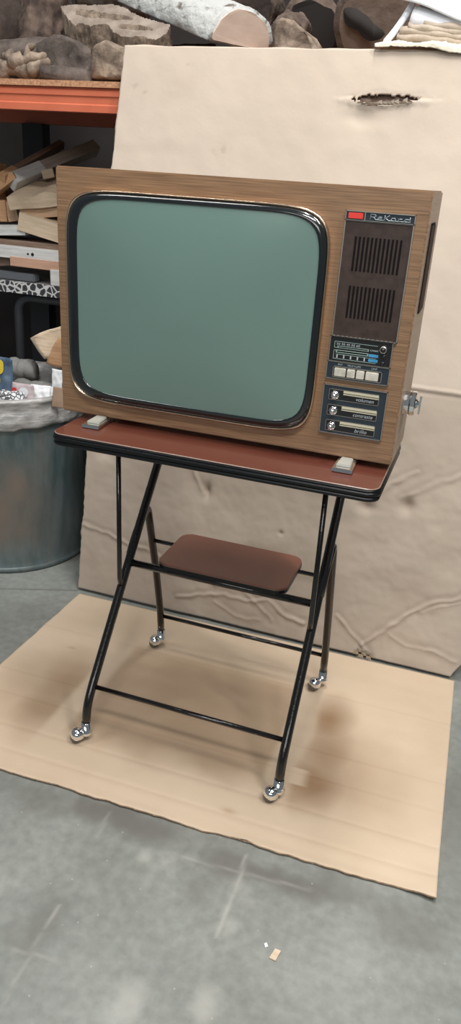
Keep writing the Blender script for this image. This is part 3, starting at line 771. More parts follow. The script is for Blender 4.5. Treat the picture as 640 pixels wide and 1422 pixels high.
def patch(par, x0, x1, z0, z1, y, mt, name='print', r=.35):
    m_ = MB(); o_ = rrect(x0, x1, z0, z1, min(x1-x0, z1-z0)*r)
    m_.add([(x, y, z) for x, z in o_]+[(x, y+.002, z) for x, z in o_], [tuple(range(len(o_))), tuple(range(2*len(o_)-1, len(o_)-1, -1))]+[(i, (i+1) % len(o_), len(o_)+(i+1) % len(o_), len(o_)+i) for i in range(len(o_))], 0, False)
    return m_.build(name, mt, par)
for x0_, x1_, z0_, z1_ in ((-.02, .035, Hh*.76, Hh*.97), (-.01, .022, Hh*.62, Hh*.72), (-.01, .018, Hh*.28, Hh*.36)):
    p_ = patch(sp, x0_, x1_, z0_, z1_, -.0195, M['yellow']); p_['label'] = 'yellow print'
pk, W, Hh = packet('photo_packet', 'small pink-grey printed packet with a red spot lying in the drum', 'packet', 16, 534, 46, 566, .74, .016, M['pinkgrey'], .15, .003)
p_ = patch(pk, -W*.42, -W*.22, Hh*.35, Hh*.80, -.0105, M['red_print'], 'print'); p_['label'] = 'red figure'
p_ = patch(pk, -W*.30, W*.05, Hh*.02, Hh*.28, -.0100, M['black_print'], 'print'); p_['label'] = 'black figure'
p_ = patch(pk, -W*.12, W*.30, Hh*.45, Hh*.85, -.0100, M['paper'], 'print', .5); p_['label'] = 'white print'
o, _, _ = packet('crumpled_paper', 'crumpled black and white printed paper at the front of the drum', 'paper', -8, 543, 27, 576, .68, .05, M['printed_paper'], .5, .012)
o, _, _ = packet('paper_sheet', 'folded white paper sheet lying to the right of the pink-grey packet', 'paper', 41, 536, 66, 566, .78, .012, M['paper'], .35, .006, seed=4, yaw=.2)
o, _, _ = packet('paper_sheet', 'white paper sheet touching the brown card in the drum', 'paper', 58, 538, 78, 566, .81, .012, M['paper'], .3, .005, seed=8)
o, _, _ = packet('paper_bag', 'white paper standing above the brown card in the drum', 'paper', 72, 514, 86, 550, .90, .010, M['paper'], .1, .004, seed=12)
o, _, _ = packet('card_piece', 'small plain brown card piece at the right of the drum', 'cardboard', 72, 539, 88, 566, .74, .004, M['card_brown'], .2, .001, seed=15)
for (u0, v0, u1, v1, y, r, lb) in ((22, 549, 80, 556, .97, .036, 'nearer mottled grey cardboard tube lying in the drum'), (14, 520, 50, 524, 1.02, .036, 'farther mottled grey cardboard tube lying in the drum')):
    a = at(u0, v0-10, y); b_ = at(u1, v1-10, y+.02); c_ = (a+b_)/2
    L0 = (b_-a).length; m_ = MB()
    pts = [(-L0/2+L0*i/12, 0, .003*math.sin(i)) for i in range(13)]
    m_.tube(pts, [r*.8]+[r*(1+.06*math.sin(i*1.7)) for i in range(11)]+[r*.85], 20)
    o = m_.build('cardboard_tube', M['grey_tube'], loc=c_, rot=(0, -math.asin((b_-a).z/L0), math.atan2(b_.y-a.y, b_.x-a.x)))
    tag(o, lb, 'tube')

# ---------------------------------------------------------------- storage rack
RY = .982
rack = thing('storage_rack', 'warehouse rack with an orange beam and chipboard shelf behind the cardboard', 'rack', (-.2, RY+.4, 0))
def rb_(mb, name, mats, **k):
    o = mb.build(name, mats, None, **k); o.parent = rack; o.location = Vector(o.location)-Vector(rack.location); return o
m_ = MB()
prof = [(0, 1.489), (0, 1.508), (.004, 1.512), (.004, 1.530), (0, 1.534), (0, 1.548), (.006, 1.552), (.006, 1.5565), (.045, 1.5565), (.045, 1.489)]
vs = [(x, RY+a, z) for x in (-1.9, 1.5) for a, z in prof]; n = len(prof)
m_.add(vs, [tuple(range(n)), tuple(range(2*n-1, n-1, -1))]+[(i, (i+1) % n, n+(i+1) % n, n+i) for i in range(n)], 0, False)
rb_(m_, 'beam', M['orange'])
m_ = MB(); m_.box(-1.9, 1.5, RY+.82, RY+.865, 1.489, 1.5565); rb_(m_, 'beam', M['orange'])
for a, b_ in ((-1.9, -.985), (-.9835, .1), (.1015, 1.5)):
    m_ = MB(); m_.box(a, b_, RY-.006, RY+.86, 1.5567, 1.5735); rb_(m_, 'shelf_board', M['chip'])
for x in (-1.95, 1.5):
    for y in (RY+.0, RY+.80):
        m_ = MB(); m_.box(x, x+.05, y, y+.07, 0, 2.3); rb_(m_, 'upright', M['dark_steel'])
m_ = MB(); u_ = at(40, 200, 1.75); m_.box(u_.x-.05, u_.x+.05, 1.78, 1.84, 0, 1.489); rb_(m_, 'upright', M['dark_steel'])

# tube framed table with a floral edge that carries the planks
LZ = .935
tb = thing('tube_frame_table', 'black tube framed table with floral printed edge carrying the pile of planks', 'table', (-1.2, 1.45, 0))
def tbb(mb, name, mats, **k):
    o = mb.build(name, mats, None, **k); o.parent = tb; o.location = Vector(o.location)-Vector(tb.location); return o
yf = 1.13
zt_ = at(0, 389, yf).z
m_ = MB(); m_.box(-1.75, -.62, yf+.004, 1.80, zt_-.030, zt_); tbb(m_, 'table_surface', M['ledge'])
m_ = MB(); zb_ = at(0, 404, yf).z
m_.box(-1.75, -.62, yf-.002, yf+.004, zb_, zt_+.002); tbb(m_, 'edge_cover', M['floral'])['label'] = 'black and white floral edge strip'
a = at(27, 520, yf+.03); xl = at(27, 450, yf+.03).x; zt2 = at(50, 414, yf+.03).z
m_ = MB(); m_.tube(fillet([(xl, yf+.03, 0.001), (xl, yf+.03, zt2), (-.70, yf+.03, zt2), (-.70, yf+.03, .001)], .07, 10), .0175, 16); tbb(m_, 'leg_frame', M['dark_steel'])
m_ = MB(); m_.tube(fillet([(xl, 1.75, 0.001), (xl, 1.75, zt2), (-.70, 1.75, zt2), (-.70, 1.75, .001)], .07, 10), .0175, 16); tbb(m_, 'leg_frame', M['dark_steel'])

def plank(u0, v0, u1, v1, y0, y1, h, d_, mt, label, name='wooden_plank', roll=0, skew=0, group=None, wob=.0, back=0):
    """plank whose lower front edge runs from pixel (u0,v0) at depth y0 to (u1,v1) at depth y1"""
    a = at(u0, v0, y0); b_ = at(u1, v1, y1); ax = (b_-a); L0 = ax.length; ax.normalize()
    bk = Vector((0, 1, 0)); bk = (bk-ax*ax.dot(bk)).normalized(); up = ax.cross(bk)
    if up.z < 0: up = -up
    R_ = Matrix((ax, bk, up)).transposed().to_4x4() @ Matrix.Rotation(roll, 4, 'X')
    m_ = MB(); n = 14; vs = []; fs = []
    for i in range(n+1):
        t = i/n
        for (yy, zz) in ((0, 0), (d_, 0), (d_, h), (0, h)):
            dx = skew*zz*(1 if i == 0 else 0)
            vs.append((L0*t+dx, yy+wob*nz3(t*3, yy*9, zz*9+v0)*(yy == 0), zz+wob*nz3(t*4, zz*20, v0)*(1 if zz else 0)))
    for i in range(n):
        for k in range(4): fs.append((i*4+k, i*4+(k+1) % 4, i*4+4+(k+1) % 4, i*4+4+k))
    fs += [(0, 3, 2, 1), (n*4, n*4+1, n*4+2, n*4+3)]
    m_.add(vs, fs, 0, False)
    o = m_.build(name, mt, bevel=.0015 if not wob else 0, seg=1); o.matrix_world = Matrix.Translation(a) @ R_
    tag(o, label, 'wood', group); return o
G = 'offcuts and planks piled on the tube framed table'
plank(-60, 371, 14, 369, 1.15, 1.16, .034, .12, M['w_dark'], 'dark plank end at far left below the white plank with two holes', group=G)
plank(14, 369, 105, 380, 1.14, 1.15, .034, .12, M['w_pink'], 'pinkish brown plank just below the white plank with two holes', group=G)
o = plank(-60, 350, 105, 369, 1.14, 1.15, .042, .13, M['w_white'], 'white painted plank with two dark screw holes', group=G)
L0 = (at(105, 369, 1.15)-at(-60, 350, 1.14)).length
for f_, r_ in ((.612, .0042), (.650, .0062)):
    m_ = MB(); m_.lathe([(r_*.1, -.0006), (r_, -.0006), (r_, .0012), (r_*.1, .0012)], 14, 'y', (L0*f_, 0, .022)); m_.build('screw_hole', M['knot'], o)
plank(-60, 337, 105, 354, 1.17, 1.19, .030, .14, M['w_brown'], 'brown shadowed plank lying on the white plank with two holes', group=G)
plank(-60, 327, 35, 327, 1.15, 1.18, .036, .12, M['w_white'], 'short white painted board wedged above the brown plank at the left', group=G)
plank(24, 319, 105, 345, 1.17, 1.18, .062, .12, M['w_cream'], 'broad tan board sloping down to the right with saw marks', wob=.003, group=G)
plank(29, 305, 105, 299, 1.20, 1.22, .044, .12, M['w_tan'], 'short tan plank right under the thick live-edge block', group=G)
plank(14, 292, 100, 285, 1.18, 1.20, .046, .20, M['w_cream'], 'thick pale live-edge block above the short tan plank', wob=.010, group=G, roll=.30, name='wood_block')
plank(0, 308, 10, 308, 1.20, 1.21, .075, .10, M['w_orange'], 'orange-brown block end at the far left of the pile', group=G, name='wood_block')
plank(12, 308, 26, 306, 1.22, 1.24, .070, .10, M['w_tan'], 'upright tan offcut left of the short tan plank', wob=.003, group=G, name='wood_block')
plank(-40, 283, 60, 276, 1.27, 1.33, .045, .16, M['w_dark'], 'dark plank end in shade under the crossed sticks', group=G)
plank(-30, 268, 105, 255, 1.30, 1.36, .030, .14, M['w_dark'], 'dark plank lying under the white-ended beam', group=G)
plank(60, 249, 76, 246, 1.31, 1.33, .032, .05, M['w_cream'], 'small cream block under the white-ended beam', group=G, name='wood_block')
o = plank(24, 253, 140, 205, 1.22, 1.62, .044, .05, M['w_grey'], 'grey beam with white-painted end slanting up to the right', group=G, name='wooden_beam')
m_ = MB(); m_.box(-.0015, .150, -.0015, .0515, -.0012, .0455); wp = m_.build('painted_end', M['w_white'], o, bevel=.002); wp['label'] = 'white painted end'
o = plank(7, 244, 90, 197, 1.20, 1.55, .026, .030, M['w_brown'], 'thin brown stick with orange end lying above the white-ended beam', group=G, name='wooden_stick')
m_ = MB(); m_.box(-.001, .075, -.001, .031, -.001, .027); wp = m_.build('orange_end', M['w_orange'], o); wp['label'] = 'orange end'  # first stretch of the stick, coloured orange
plank(-20, 280, 22, 247, 1.19, 1.22, .026, .04, M['w_orange'], 'orange-brown stick slanting at the left edge below the thin stick', group=G, name='wooden_stick')
plank(-3, 290, -1, 228, 1.24, 1.24, .03, .05, M['w_orange'], 'orange-brown upright board end at the left edge of the pile', group=G, name='wooden_plank')

o = MB(); a = at(-60, 374, yf-.0+.02); b_ = at(47, 380, yf+.02)
z_ = zt_+.0015
o.box(a.x, b_.x, yf+.02, yf+.06, z_, z_+.030); o = o.build('metal_bar', M['grey_metal'], bevel=.004); tag(o, 'dark grey metal bar lying on the table edge below the planks', 'bar')
a = at(72, 385, yf+.02); m_ = MB(); m_.box(a.x, a.x+.075, yf+.008, yf+.05, zt_+.001, at(72, 374, yf+.02).z); o = m_.build('white_block', M['w_white'], bevel=.002)
tag(o, 'small white block on the floral-edged table touching the television edge in view', 'block')
# broken wood chunk standing in the drum
def chunk_from_poly(name, px, y, depth, mt, label, cat='wood', seed=0, amp=.004, parent=None, tilt=0, group=None, face=None, sub=.02):
    """solid with real depth whose front outline is given in photo pixels at depth y"""
    pts = [at(u, v, y) for u, v in px]
    # resample the outline
    res = []
    for i in range(len(pts)):
        a, b_ = pts[i], pts[(i+1) % len(pts)]; n = max(1, int((b_-a).length/sub))
        for k in range(n): res.append(a.lerp(b_, k/n))
    c_ = sum(res, Vector())/len(res)
    vs = []; fs = []; n = len(res)
    layers = [(0.97, 0), (1.0, .06), (1.0, .35), (.98, .75), (.90, 1.0)]
    for q, t in layers:
        for p in res:
            d_ = Vector((p.x-c_.x, 0, p.z-c_.z))*q
            nn = noise.noise_vector(Vector((p.x*22, t*depth*22+seed, p.z*22)))*amp
            v_ = Vector((d_.x, t*depth, d_.z))+nn
            vs.append(v_)
    for i in range(len(layers)-1):
        for k in range(n): fs.append((i*n+k, i*n+(k+1) % n, (i+1)*n+(k+1) % n, (i+1)*n+k))
    m_ = MB(); m_.add(vs, fs); m_.add([], [])
    k0 = len(m_.f)
    # front cap in rings so that the face stays rough
    cap = [0]
    inner = []
    for q in (.8, .55, .3):
        base = len(m_.v)
        for p in res:
            d_ = Vector((p.x-c_.x, 0, p.z-c_.z))*.97*q
            m_.v.append(tuple(Vector((d_.x, 0, d_.z))+noise.noise_vector(Vector((d_.x*30, seed, d_.z*30)))*amp))
        inner.append(base)
    prev = 0
    for bse in inner:
        for k in range(n): m_.f.append([prev+k, prev+(k+1) % n, bse+(k+1) % n, bse+k]); m_.m.append(1 if face else 0); m_.sm.append(True)
        prev = bse
    m_.f.append([prev+k for k in range(n)]); m_.m.append(1 if face else 0); m_.sm.append(True)
    L4 = (len(layers)-1)*n
    m_.f.append([L4+k for k in range(n)][::-1]); m_.m.append(0); m_.sm.append(True)
    o = m_.build(name, [mt, face] if face else mt, parent, loc=c_ if parent is None else None, rot=(tilt, 0, 0) if parent is None else None)
    if parent is None: tag(o, label, cat, group)
    return o
chunk_from_poly('wood_chunk', [(41, 469), (60, 460), (95, 450), (95, 500), (75, 498), (62, 498), (52, 486)], .99, .10, M['w_cream'], 'split greyish wood chunk standing above the drum by the television', seed=3, amp=.006, tilt=-.1)
chunk_from_poly('wood_chunk', [(63, 505), (72, 482), (80, 470), (96, 465), (96, 512), (76, 510)], .955, .06, M['w_orange'], 'orange-tan fresh wood chunk in front of the split grey chunk', seed=9, amp=.003)

# ---------------------------------------------------------------- logs on the top shelf
def log(name, a, b_, r0, r1, mt, label, cut=None, amp=.12, fs_=9, seed=0, flat=None, cat='log', group='logs and roots on the rack', nseg=36, nring=40, squash=1.0, cutlabel=None):
    a = Vector(a); b_ = Vector(b_); ax = b_-a; L0 = ax.length; mid = (a+b_)/2
    rot = ax.to_track_quat('X', 'Z').to_euler()
    vs = []; fs = []
    for i in range(nseg+1):
        t = i/nseg; r = r0+(r1-r0)*t
        for k in range(nring):
            an = 2*PI*k/nring; yy, zz = math.cos(an), math.sin(an)*squash
            n = 1+amp*noise.noise(Vector((t*L0*fs_, yy*1.6+seed, zz*1.6)))+amp*.45*noise.noise(Vector((t*L0*fs_*4, yy*5+seed, zz*5)))
            y_, z_ = r*n*yy, r*n*zz
            if flat is not None and z_ < flat*r: z_ = flat*r+(z_-flat*r)*.04
            vs.append((-L0/2+L0*t+amp*.25*r*noise.noise(Vector((yy*3, zz*3, seed+i//nseg*3)))*(i in (0, nseg)), y_, z_))
    for i in range(nseg):
        for k in range(nring): fs.append((i*nring+k, i*nring+(k+1) % nring, (i+1)*nring+(k+1) % nring, (i+1)*nring+k))
    fs.append(tuple(range(nring-1, -1, -1))); fs.append(tuple(nseg*nring+k for k in range(nring)))
    m_ = MB(); m_.add(vs, fs)
    o = m_.build(name, mt, loc=mid, rot=rot); tag(o, label, cat, group)
    if cut:
        e = [Vector(vs[k]) for k in range(nring)]; c_ = sum(e, Vector())/nring
        m2 = MB(); m2.add([c_+(p-c_)*.86+Vector((-.004, 0, 0)) for p in e]+[c_+(p-c_)*.86+Vector((.004, 0, 0)) for p in e],
                          [tuple(range(nring))]+[(k, (k+1) % nring, nring+(k+1) % nring, nring+k) for k in range(nring)], 0, False)
        co = m2.build('cut_face', cut, o)
        if cutlabel: co['label'] = cutlabel
    return o
SH = 1.5740
# pale half log with grey bark, cut end facing the camera
a = at(332, 36, 1.10); 
log('half_log', (a.x+.006, 1.10, a.z-.048), at(200, 8, 1.42), .120, .104, M['bark_pale'], 'half-round log with peeling grey-white bark and pale pink cut end', M['cut'], amp=.08, fs_=8, seed=2, squash=.82, flat=-.02, cutlabel='pale pink cut end')
# gnarled flat slab with holes, its dusty face turned up towards the room
def slab():
    px = [(84, 9), (98, 6), (120, 7), (150, 6), (172, 10), (196, 24), (212, 28), (236, 34), (232, 46), (216, 56), (196, 50), (176, 52), (160, 46), (148, 33), (136, 34), (124, 36), (112, 32), (104, 36), (92, 24)]
    holes = [((124, 19), 17, 4.5), ((155, 23), 24, 3.2), ((186, 38), 22, 3.0)]
    y0 = 1.06
    def P3(u, v):  # face plane leans back: higher in the photo is farther
        return at(u, v, y0+.16*(58-v)/52)
    # grid inside the outline
    def inside(u, v):
        c_ = False; n = len(px)
        for i in range(n):
            (x1, y1), (x2, y2) = px[i], px[i-1]
            if (y1 > v) != (y2 > v) and u < (x2-x1)*(v-y1)/(y2-y1)+x1: c_ = not c_
        return c_
    st_ = 1.5; U = [80+st_*i for i in range(108)]; V = [3+st_*j*.75 for j in range(52)]
    idx = {}; vs = []; fs = []; mi = []
    def vid(i, j):
        if (i, j) not in idx:
            u, v = U[i], V[j]; idx[(i, j)] = len(vs); p = P3(u, v)
            dz = 0
            for (hu, hv), hx, hy in holes:
                q = ((u-hu)/hx)**2+((v-hv-.10*(u-hu))/hy)**2+.5*nz3(u, v, 3, .15)
                dz = max(dz, .030*sstep(1.3, .6, q))
            vs.append(p+Vector((0, .0, -dz))+Vector((0, 0, .002*nz3(u, v, 1, .12))))
        return idx[(i, j)]
    for i in range(len(U)-1):
        for j in range(len(V)-1):
            u, v = U[i]+st_/2, V[j]+st_*.375
            if inside(u+1.5*nz3(u, v, 4, .2), v+1.5*nz3(u, v, 9, .2)):
                fs.append((vid(i, j), vid(i, j+1), vid(i+1, j+1), vid(i+1, j)))
    c_ = sum((Vector(p) for p in vs), Vector())/len(vs)
    bm = bmesh.new(); bv = [bm.verts.new(Vector(p)-c_) for p in vs]
    for f in fs: bm.faces.new([bv[i] for i in f])
    bm.faces.ensure_lookup_table()
    ret = bmesh.ops.extrude_face_region(bm, geom=list(bm.faces))
    ev = [g for g in ret['geom'] if isinstance(g, bmesh.types.BMVert)]
    for v_ in ev: 
        v_.co += Vector((0, .018, -.062-.016*nz3(v_.co.x, v_.co.z, 3, 25)))+noise.noise_vector(v_.co*30)*.006
    bmesh.ops.recalc_face_normals(bm, faces=bm.faces)
    me = bpy.data.meshes.new('wood_slab'); 
    for f in bm.faces:
        f.smooth = False; f.material_index = 0 if abs(f.normal.z) > .55 else 1
    bm.to_mesh(me); bm.free(); me.materials.append(M['slab']); me.materials.append(M['root'])
    o = bpy.data.objects.new('wood_slab', me); C.objects.link(o); o.location = c_
    tag(o, 'gnarled live-edge wood slab with elongated holes leaning over the smaller logs', 'wood', 'logs and roots on the rack')
slab()
chunk_from_poly('log_chunk', [(124, 68), (132, 60), (146, 54), (158, 62), (172, 66), (180, 80), (178, 109), (126, 109), (129, 90)], 1.03, .13, M['root'], 'reddish tan wood chunk propping the gnarled slab', seed=5, amp=.008, group='logs and roots on the rack')
chunk_from_poly('burl', [(48, 62), (58, 50), (74, 45), (92, 50), (112, 58), (124, 72), (124, 106), (60, 106), (48, 90)], 1.12, .20, M['burl'], 'rounded grey burl between the pale root and the tan chunk', seed=15, amp=.014, group='logs and roots on the rack')
log('branch', at(-30, 80, 1.17), at(70, 72, 1.25), .050, .042, M['burl'], 'grey branch lying behind the knotty pale root', amp=.10, seed=4)
log('branch', at(58, 100, 1.035), at(130, 112, 1.07), .022, .030, M['burl'], 'short grey branch at the shelf edge right of the pale root', amp=.12, seed=14)
# knotty pale root: a lump with stubs
def root_piece():
    m_ = MB(); c0 = at(26, 88, 1.05); random.seed(11)
    def blobtube(p, q, r0, r1):
        n = 10; p = Vector(p); q = Vector(q)
        pts = [p.lerp(q, i/n)+noise.noise_vector(p.lerp(q, i/n)*40)*.010 for i in range(n+1)]
        rr = [(r0+(r1-r0)*i/n)*(1+.3*noise.noise(pts[i]*60)) for i in range(n+1)]
        rr = [rr[0]*.4]+rr+[rr[-1]*.4]; pts = [pts[0]-(pts[1]-pts[0])*.3]+pts+[pts[-1]+(pts[-1]-pts[-2])*.3]
        m_.tube([x-c0 for x in pts], rr, 14)
    P_ = lambda u, v, y=1.04: at(u, v, y)
    blobtube(P_(-12, 92), P_(74, 100, 1.06), .030, .022); blobtube(P_(2, 98), P_(30, 82), .026, .022)
    blobtube(P_(12, 82), P_(18, 70), .015, .010); blobtube(P_(36, 90), P_(41, 60), .016, .0085)
    blobtube(P_(41, 66), P_(43, 60), .011, .012); blobtube(P_(24, 86), P_(62, 78), .020, .012); blobtube(P_(44, 96), P_(70, 84), .022, .012)
    blobtube(P_(5, 80), P_(22, 96), .014, .018)
    o = m_.build('tree_root', M['root'], loc=c0); tag(o, 'knotty pale root with an upright stub at the left shelf edge', 'wood', 'logs and roots on the rack')
root_piece()
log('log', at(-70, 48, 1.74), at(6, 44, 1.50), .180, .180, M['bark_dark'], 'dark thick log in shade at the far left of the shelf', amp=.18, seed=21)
log('log', at(54, 70, 1.37), at(66, -50, 1.44), .080, .072, M['bark'], 'upright brown log behind the rounded grey burl', amp=.25, seed=31, fs_=12)
log('log', at(92, 66, 1.57), at(72, -40, 1.63), .055, .045, M['bark_dark'], 'slanting dark log behind the gnarled slab', amp=.25, seed=33, fs_=12)
log('log', at(112, -8, 1.77), at(206, 4, 1.78), .05, .05, M['burl'], 'grey log running behind the top of the gnarled slab', amp=.15, seed=35)
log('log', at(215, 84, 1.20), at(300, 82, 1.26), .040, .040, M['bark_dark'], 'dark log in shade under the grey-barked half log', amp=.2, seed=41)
log('log', at(398, 52, 1.24), at(410, 40, 1.42), .055, .053, M['bark'], 'rough brown log just right of the pale pink cut end', M['bark'], amp=.28, seed=43, fs_=14)
chunk_from_poly('log_chunk', [(378, 30), (392, 22), (408, 30), (424, 44), (440, 62), (444, 74), (380, 74)], 1.10, .12, M['root'], 'jagged light brown wood chunk beside the rough brown log', seed=25, amp=.010, group='logs and roots on the rack')
log('log', at(432, 42, 1.50), at(432, 28, 1.80), .100, .095, M['bark'], 'thick log with hollow black end in the middle of the shelf', M['knot'], amp=.14, seed=47, cutlabel='hollow black end')
log('log', at(352, 12, 1.62), at(372, 6, 1.82), .075, .070, M['bark'], 'brown log end high behind the pale pink cut end', M['bark_dark'], amp=.2, seed=51)
tr = log('log', at(522, 34, 1.26), at(525, 14, 1.46), .128, .125, M['bark'], 'large brown trunk with a dark knot hole left of the white sheets', mat('brown_trunk_face', (.11, .075, .055), .9, nscale=9, col2=(.18, .13, .10), bump=.6, bscale=20), amp=.08, seed=53)
# knot hole on the end face of the trunk
p = at(505, 36, 1.245); kn = []
for k in range(26):
    a = 2*PI*k/26; q = 1+.3*math.sin(2*a+1)+.12*math.sin(5*a); kn.append((math.cos(a)*.052*q*.95+math.sin(a)*.010, math.sin(a)*.026*q-math.cos(a)*.034))
m_ = MB(); m_.add([(x, 0, z) for x, z in kn]+[(x*.9, .02, z*.9) for x, z in kn]+[], [(k, (k+1) % 26, 26+(k+1) % 26, 26+k) for k in range(26)]+[tuple(range(26)), tuple(range(51, 25, -1))])
bpy.context.view_layer.update()
ko = m_.build('knot_hole', M['knot'], tr); ko.matrix_local = tr.matrix_world.inverted() @ Matrix.Translation(p-Vector((0, .022, 0)))
log('log', at(610, 26, 1.68), at(690, 18, 1.70), .10, .10, M['bark_dark'], 'dark log behind the stack of white sheets', amp=.2, seed=57)

# ---------------------------------------------------------------- white sheets and cloth on the right
def quad_sheet(name, px, ys, th, mt, label, cat, sag=.004, seed=0):
    P_ = [at(u, v, y) for (u, v), y in zip(px, ys)]; c_ = sum(P_, Vector())/4
    n = 24; vs = []; fs = []
    nrm = (P_[1]-P_[0]).cross(P_[3]-P_[0]).normalized()
    for sd in (-.5, .5):
        for j in range(n+1):
            for i in range(n+1):
                u, v = i/n, j/n; p = P_[0].lerp(P_[1], u).lerp(P_[3].lerp(P_[2], u), v)
                p = p+nrm*(sd*th+sag*noise.noise(Vector((u*2+seed, v*2, 1))))
                vs.append(p-c_)
    o_ = (n+1)**2
    for sd in (0, 1):
        for j in range(n):
            for i in range(n): q = sd*o_+j*(n+1)+i; fs.append((q, q+1, q+n+2, q+n+1))
    rim = [i for i in range(n+1)]+[j*(n+1)+n for j in range(1, n+1)]+[n*(n+1)+i for i in range(n-1, -1, -1)]+[j*(n+1) for j in range(n-1, 0, -1)]
    for k in range(len(rim)): a, b_ = rim[k], rim[(k+1) % len(rim)]; fs.append((a, b_, b_+o_, a+o_))
    m_ = MB(); m_.add(vs, fs); o = m_.build(name, mt, loc=c_); tag(o, label, cat); return o
# lower roll/board: thick rounded white edge
def sheet3(name, P_, th, mt, label, cat, sag, seed):
    c_ = sum(P_, Vector())/4; n = 24; vs = []; fs = []
    nrm = (P_[1]-P_[0]).cross(P_[3]-P_[0]).normalized()
    ring_ = 12; prof = []
    for j in range(n+1): prof.append((j/n, -.5))
    for k in range(1, 6): a = PI*k/6; prof.append((1+th*.5*math.sin(a)/.25, -.5*math.cos(a)))
    for j in range(n, -1, -1): prof.append((j/n, .5))
    for k in range(1, 6): a = PI*k/6; prof.append((-th*.5*math.sin(a)/.25, .5*math.cos(a)))
    m = len(prof)
    for i in range(n+1):
        u = i/n
        for v, w_ in prof:
            p = P_[0].lerp(P_[1], u).lerp(P_[3].lerp(P_[2], u), 0)+(P_[3]-P_[0]).lerp(P_[2]-P_[1], u)*v
            vs.append(p+nrm*(w_*th+sag*noise.noise(Vector((u*3+seed, v*2, 1))))-c_)
    for i in range(n):
        for k in range(m): fs.append((i*m+k, i*m+(k+1) % m, (i+1)*m+(k+1) % m, (i+1)*m+k))
    fs.append(tuple(range(m-1, -1, -1))); fs.append(tuple(n*m+k for k in range(m)))
    m_ = MB(); m_.add(vs, fs); o = m_.build(name, mt, loc=c_); tag(o, label, cat); return o
A_, B_ = at(573, 25, 1.05), at(730, 62, 1.04); bk = Vector((.02, .24, .0))
sheet3('foam_sheet', [A_, B_, B_+bk, A_+bk], .054, M['white'], 'thick white foam sheet lying on the folded beige cloth', 'sheet', .006, 3)
A_, B_ = at(557, -3, 1.02), at(730, 56, 1.00)
sheet3('foam_sheet', [A_, B_, B_+Vector((.03, .17, .10)), A_+Vector((.06, .17, .07))], .008, M['white'], 'thin white sheet uppermost of the stack at the shelf right', 'sheet', .006, 5)
m_ = MB(); a = at(532, 62, 1.00); b_ = at(575, 2, 1.07); pts = [a.lerp(b_, i/10)+Vector((0, 0, -.008*math.sin(PI*i/10))) for i in range(11)]
c_ = a; m_.tube([p-c_ for p in pts], [.004]+[.009]*9+[.006], 10); o = m_.build('white_strap', M['white'], loc=c_); tag(o, 'slanting white strap hanging from the white sheets at their left', 'strap')
# folded beige cloth: stacked soft folds
m_ = MB(); c0 = at(600, 52, 1.08)
for (u0, v0, u1, v1, r) in ((552, 52, 680, 66, .013), (556, 44, 690, 60, .012), (566, 37, 690, 52, .011), (590, 34, 690, 46, .012)):
    a = at(u0, v0, 1.04); b_ = at(u1, v1, 1.03)
    pts = [a.lerp(b_, i/16)+noise.noise_vector(Vector((i*.35, v0, 0)))*.006 for i in range(17)]
    n = 17
    vs = []; fs = []; K = 18
    for i, p in enumerate(pts):
        for k in range(K):
            an = 2*PI*k/K; yy = math.cos(an); depth = .09 if yy > 0 else .02
            vs.append(p-c0+Vector((.01*noise.noise(Vector((k, i, 0))), yy*depth, math.sin(an)*r*(1+.25*noise.noise(Vector((i*.4, k*.5, v0)))))))
    for i in range(n-1):
        for k in range(K): fs.append((i*K+k, i*K+(k+1) % K, (i+1)*K+(k+1) % K, (i+1)*K+k))
    fs.append(tuple(range(K-1, -1, -1))); fs.append(tuple((n-1)*K+k for k in range(K)))
    m_.add(vs, fs)
o = m_.build('folded_cloth', M['cloth_beige'], loc=c0); tag(o, 'folded beige cloth under the white foam sheets', 'cloth')
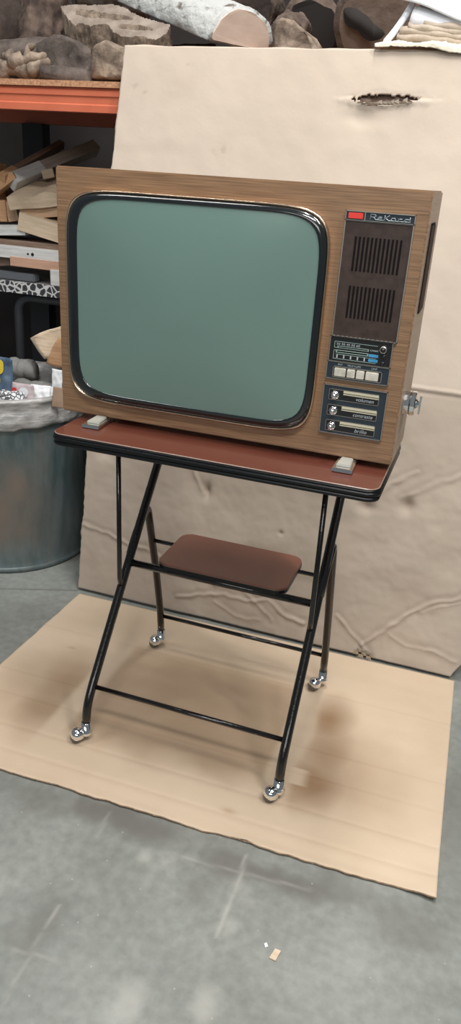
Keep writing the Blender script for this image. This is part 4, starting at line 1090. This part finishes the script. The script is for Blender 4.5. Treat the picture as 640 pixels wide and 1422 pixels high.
# cream cloth spilling over the top of the cardboard
c0 = at(600, 62, 1.0); nx, ny = 60, 16; vs = []; fs = []
for j in range(ny+1):
    for i in range(nx+1):
        u = 524+(720-524)*i/nx; t = j/ny
        topv = 62-5*abs(math.sin((u-520)*.055))-3*nz3(u, 0, 2, .06)
        botv = 65+2.5*nz3(u, 0, 7, .07)+sstep(590, 640, u)*9
        p = at(u, topv+(botv-topv)*0, 1.0)
        zt0 = p.z; zb0 = at(u, botv, .962).z
        if t < .4: q = t/.4; x_, y_, z_ = p.x, 1.14-.14*q, 1.60+(zt0-1.60)*sstep(0, 1, q)
        else: q = (t-.4)/.6; x_, y_, z_ = p.x, 1.0-.039*sstep(0, .5, q), zt0+(zb0-zt0)*q
        vs.append(Vector((x_, y_+.003*abs(nz3(u*.1, t*4, 3))*(1 if t < .5 else .3), z_+.003*nz3(u*.2, t*5, 8)))-c0)
for j in range(ny):
    for i in range(nx): a = j*(nx+1)+i; fs.append((a, a+1, a+nx+2, a+nx+1))
m_ = MB(); m_.add(vs, fs); o = m_.build('cream_cloth', M['cloth_cream'], loc=c0); o.modifiers.new('t', 'SOLIDIFY').thickness = .002
tag(o, 'crumpled cream cloth spilling over the top edge of the upright cardboard', 'cloth')

# ---------------------------------------------------------------- litter on the floor
def chip(x, y, w_, l_, rz, mt, label, name='wood_chip'):
    m_ = MB(); m_.add([(-w_/2, -l_/2, 0), (w_/2, -l_/2*.9, 0), (w_/2*.8, l_/2, 0), (-w_/2, l_/2*.85, 0), (-w_/2, -l_/2, .002), (w_/2, -l_/2*.9, .003), (w_/2*.8, l_/2, .004), (-w_/2, l_/2*.85, .003)],
                      [(0, 3, 2, 1), (4, 5, 6, 7), (0, 1, 5, 4), (1, 2, 6, 5), (2, 3, 7, 6), (3, 0, 4, 7)], 0, False)
    o = m_.build(name, mt, loc=(x, y, .0005), rot=(0, 0, rz)); tag(o, label, 'chip'); return o
chip(.317, -.404, .013, .024, -.25, M['w_cream'], 'pale wood chip lying on the bare floor in front of the cardboard')
chip(.295, -.392, .006, .008, .6, M['paper'], 'tiny white crumb next to the pale wood chip', 'paper_scrap')
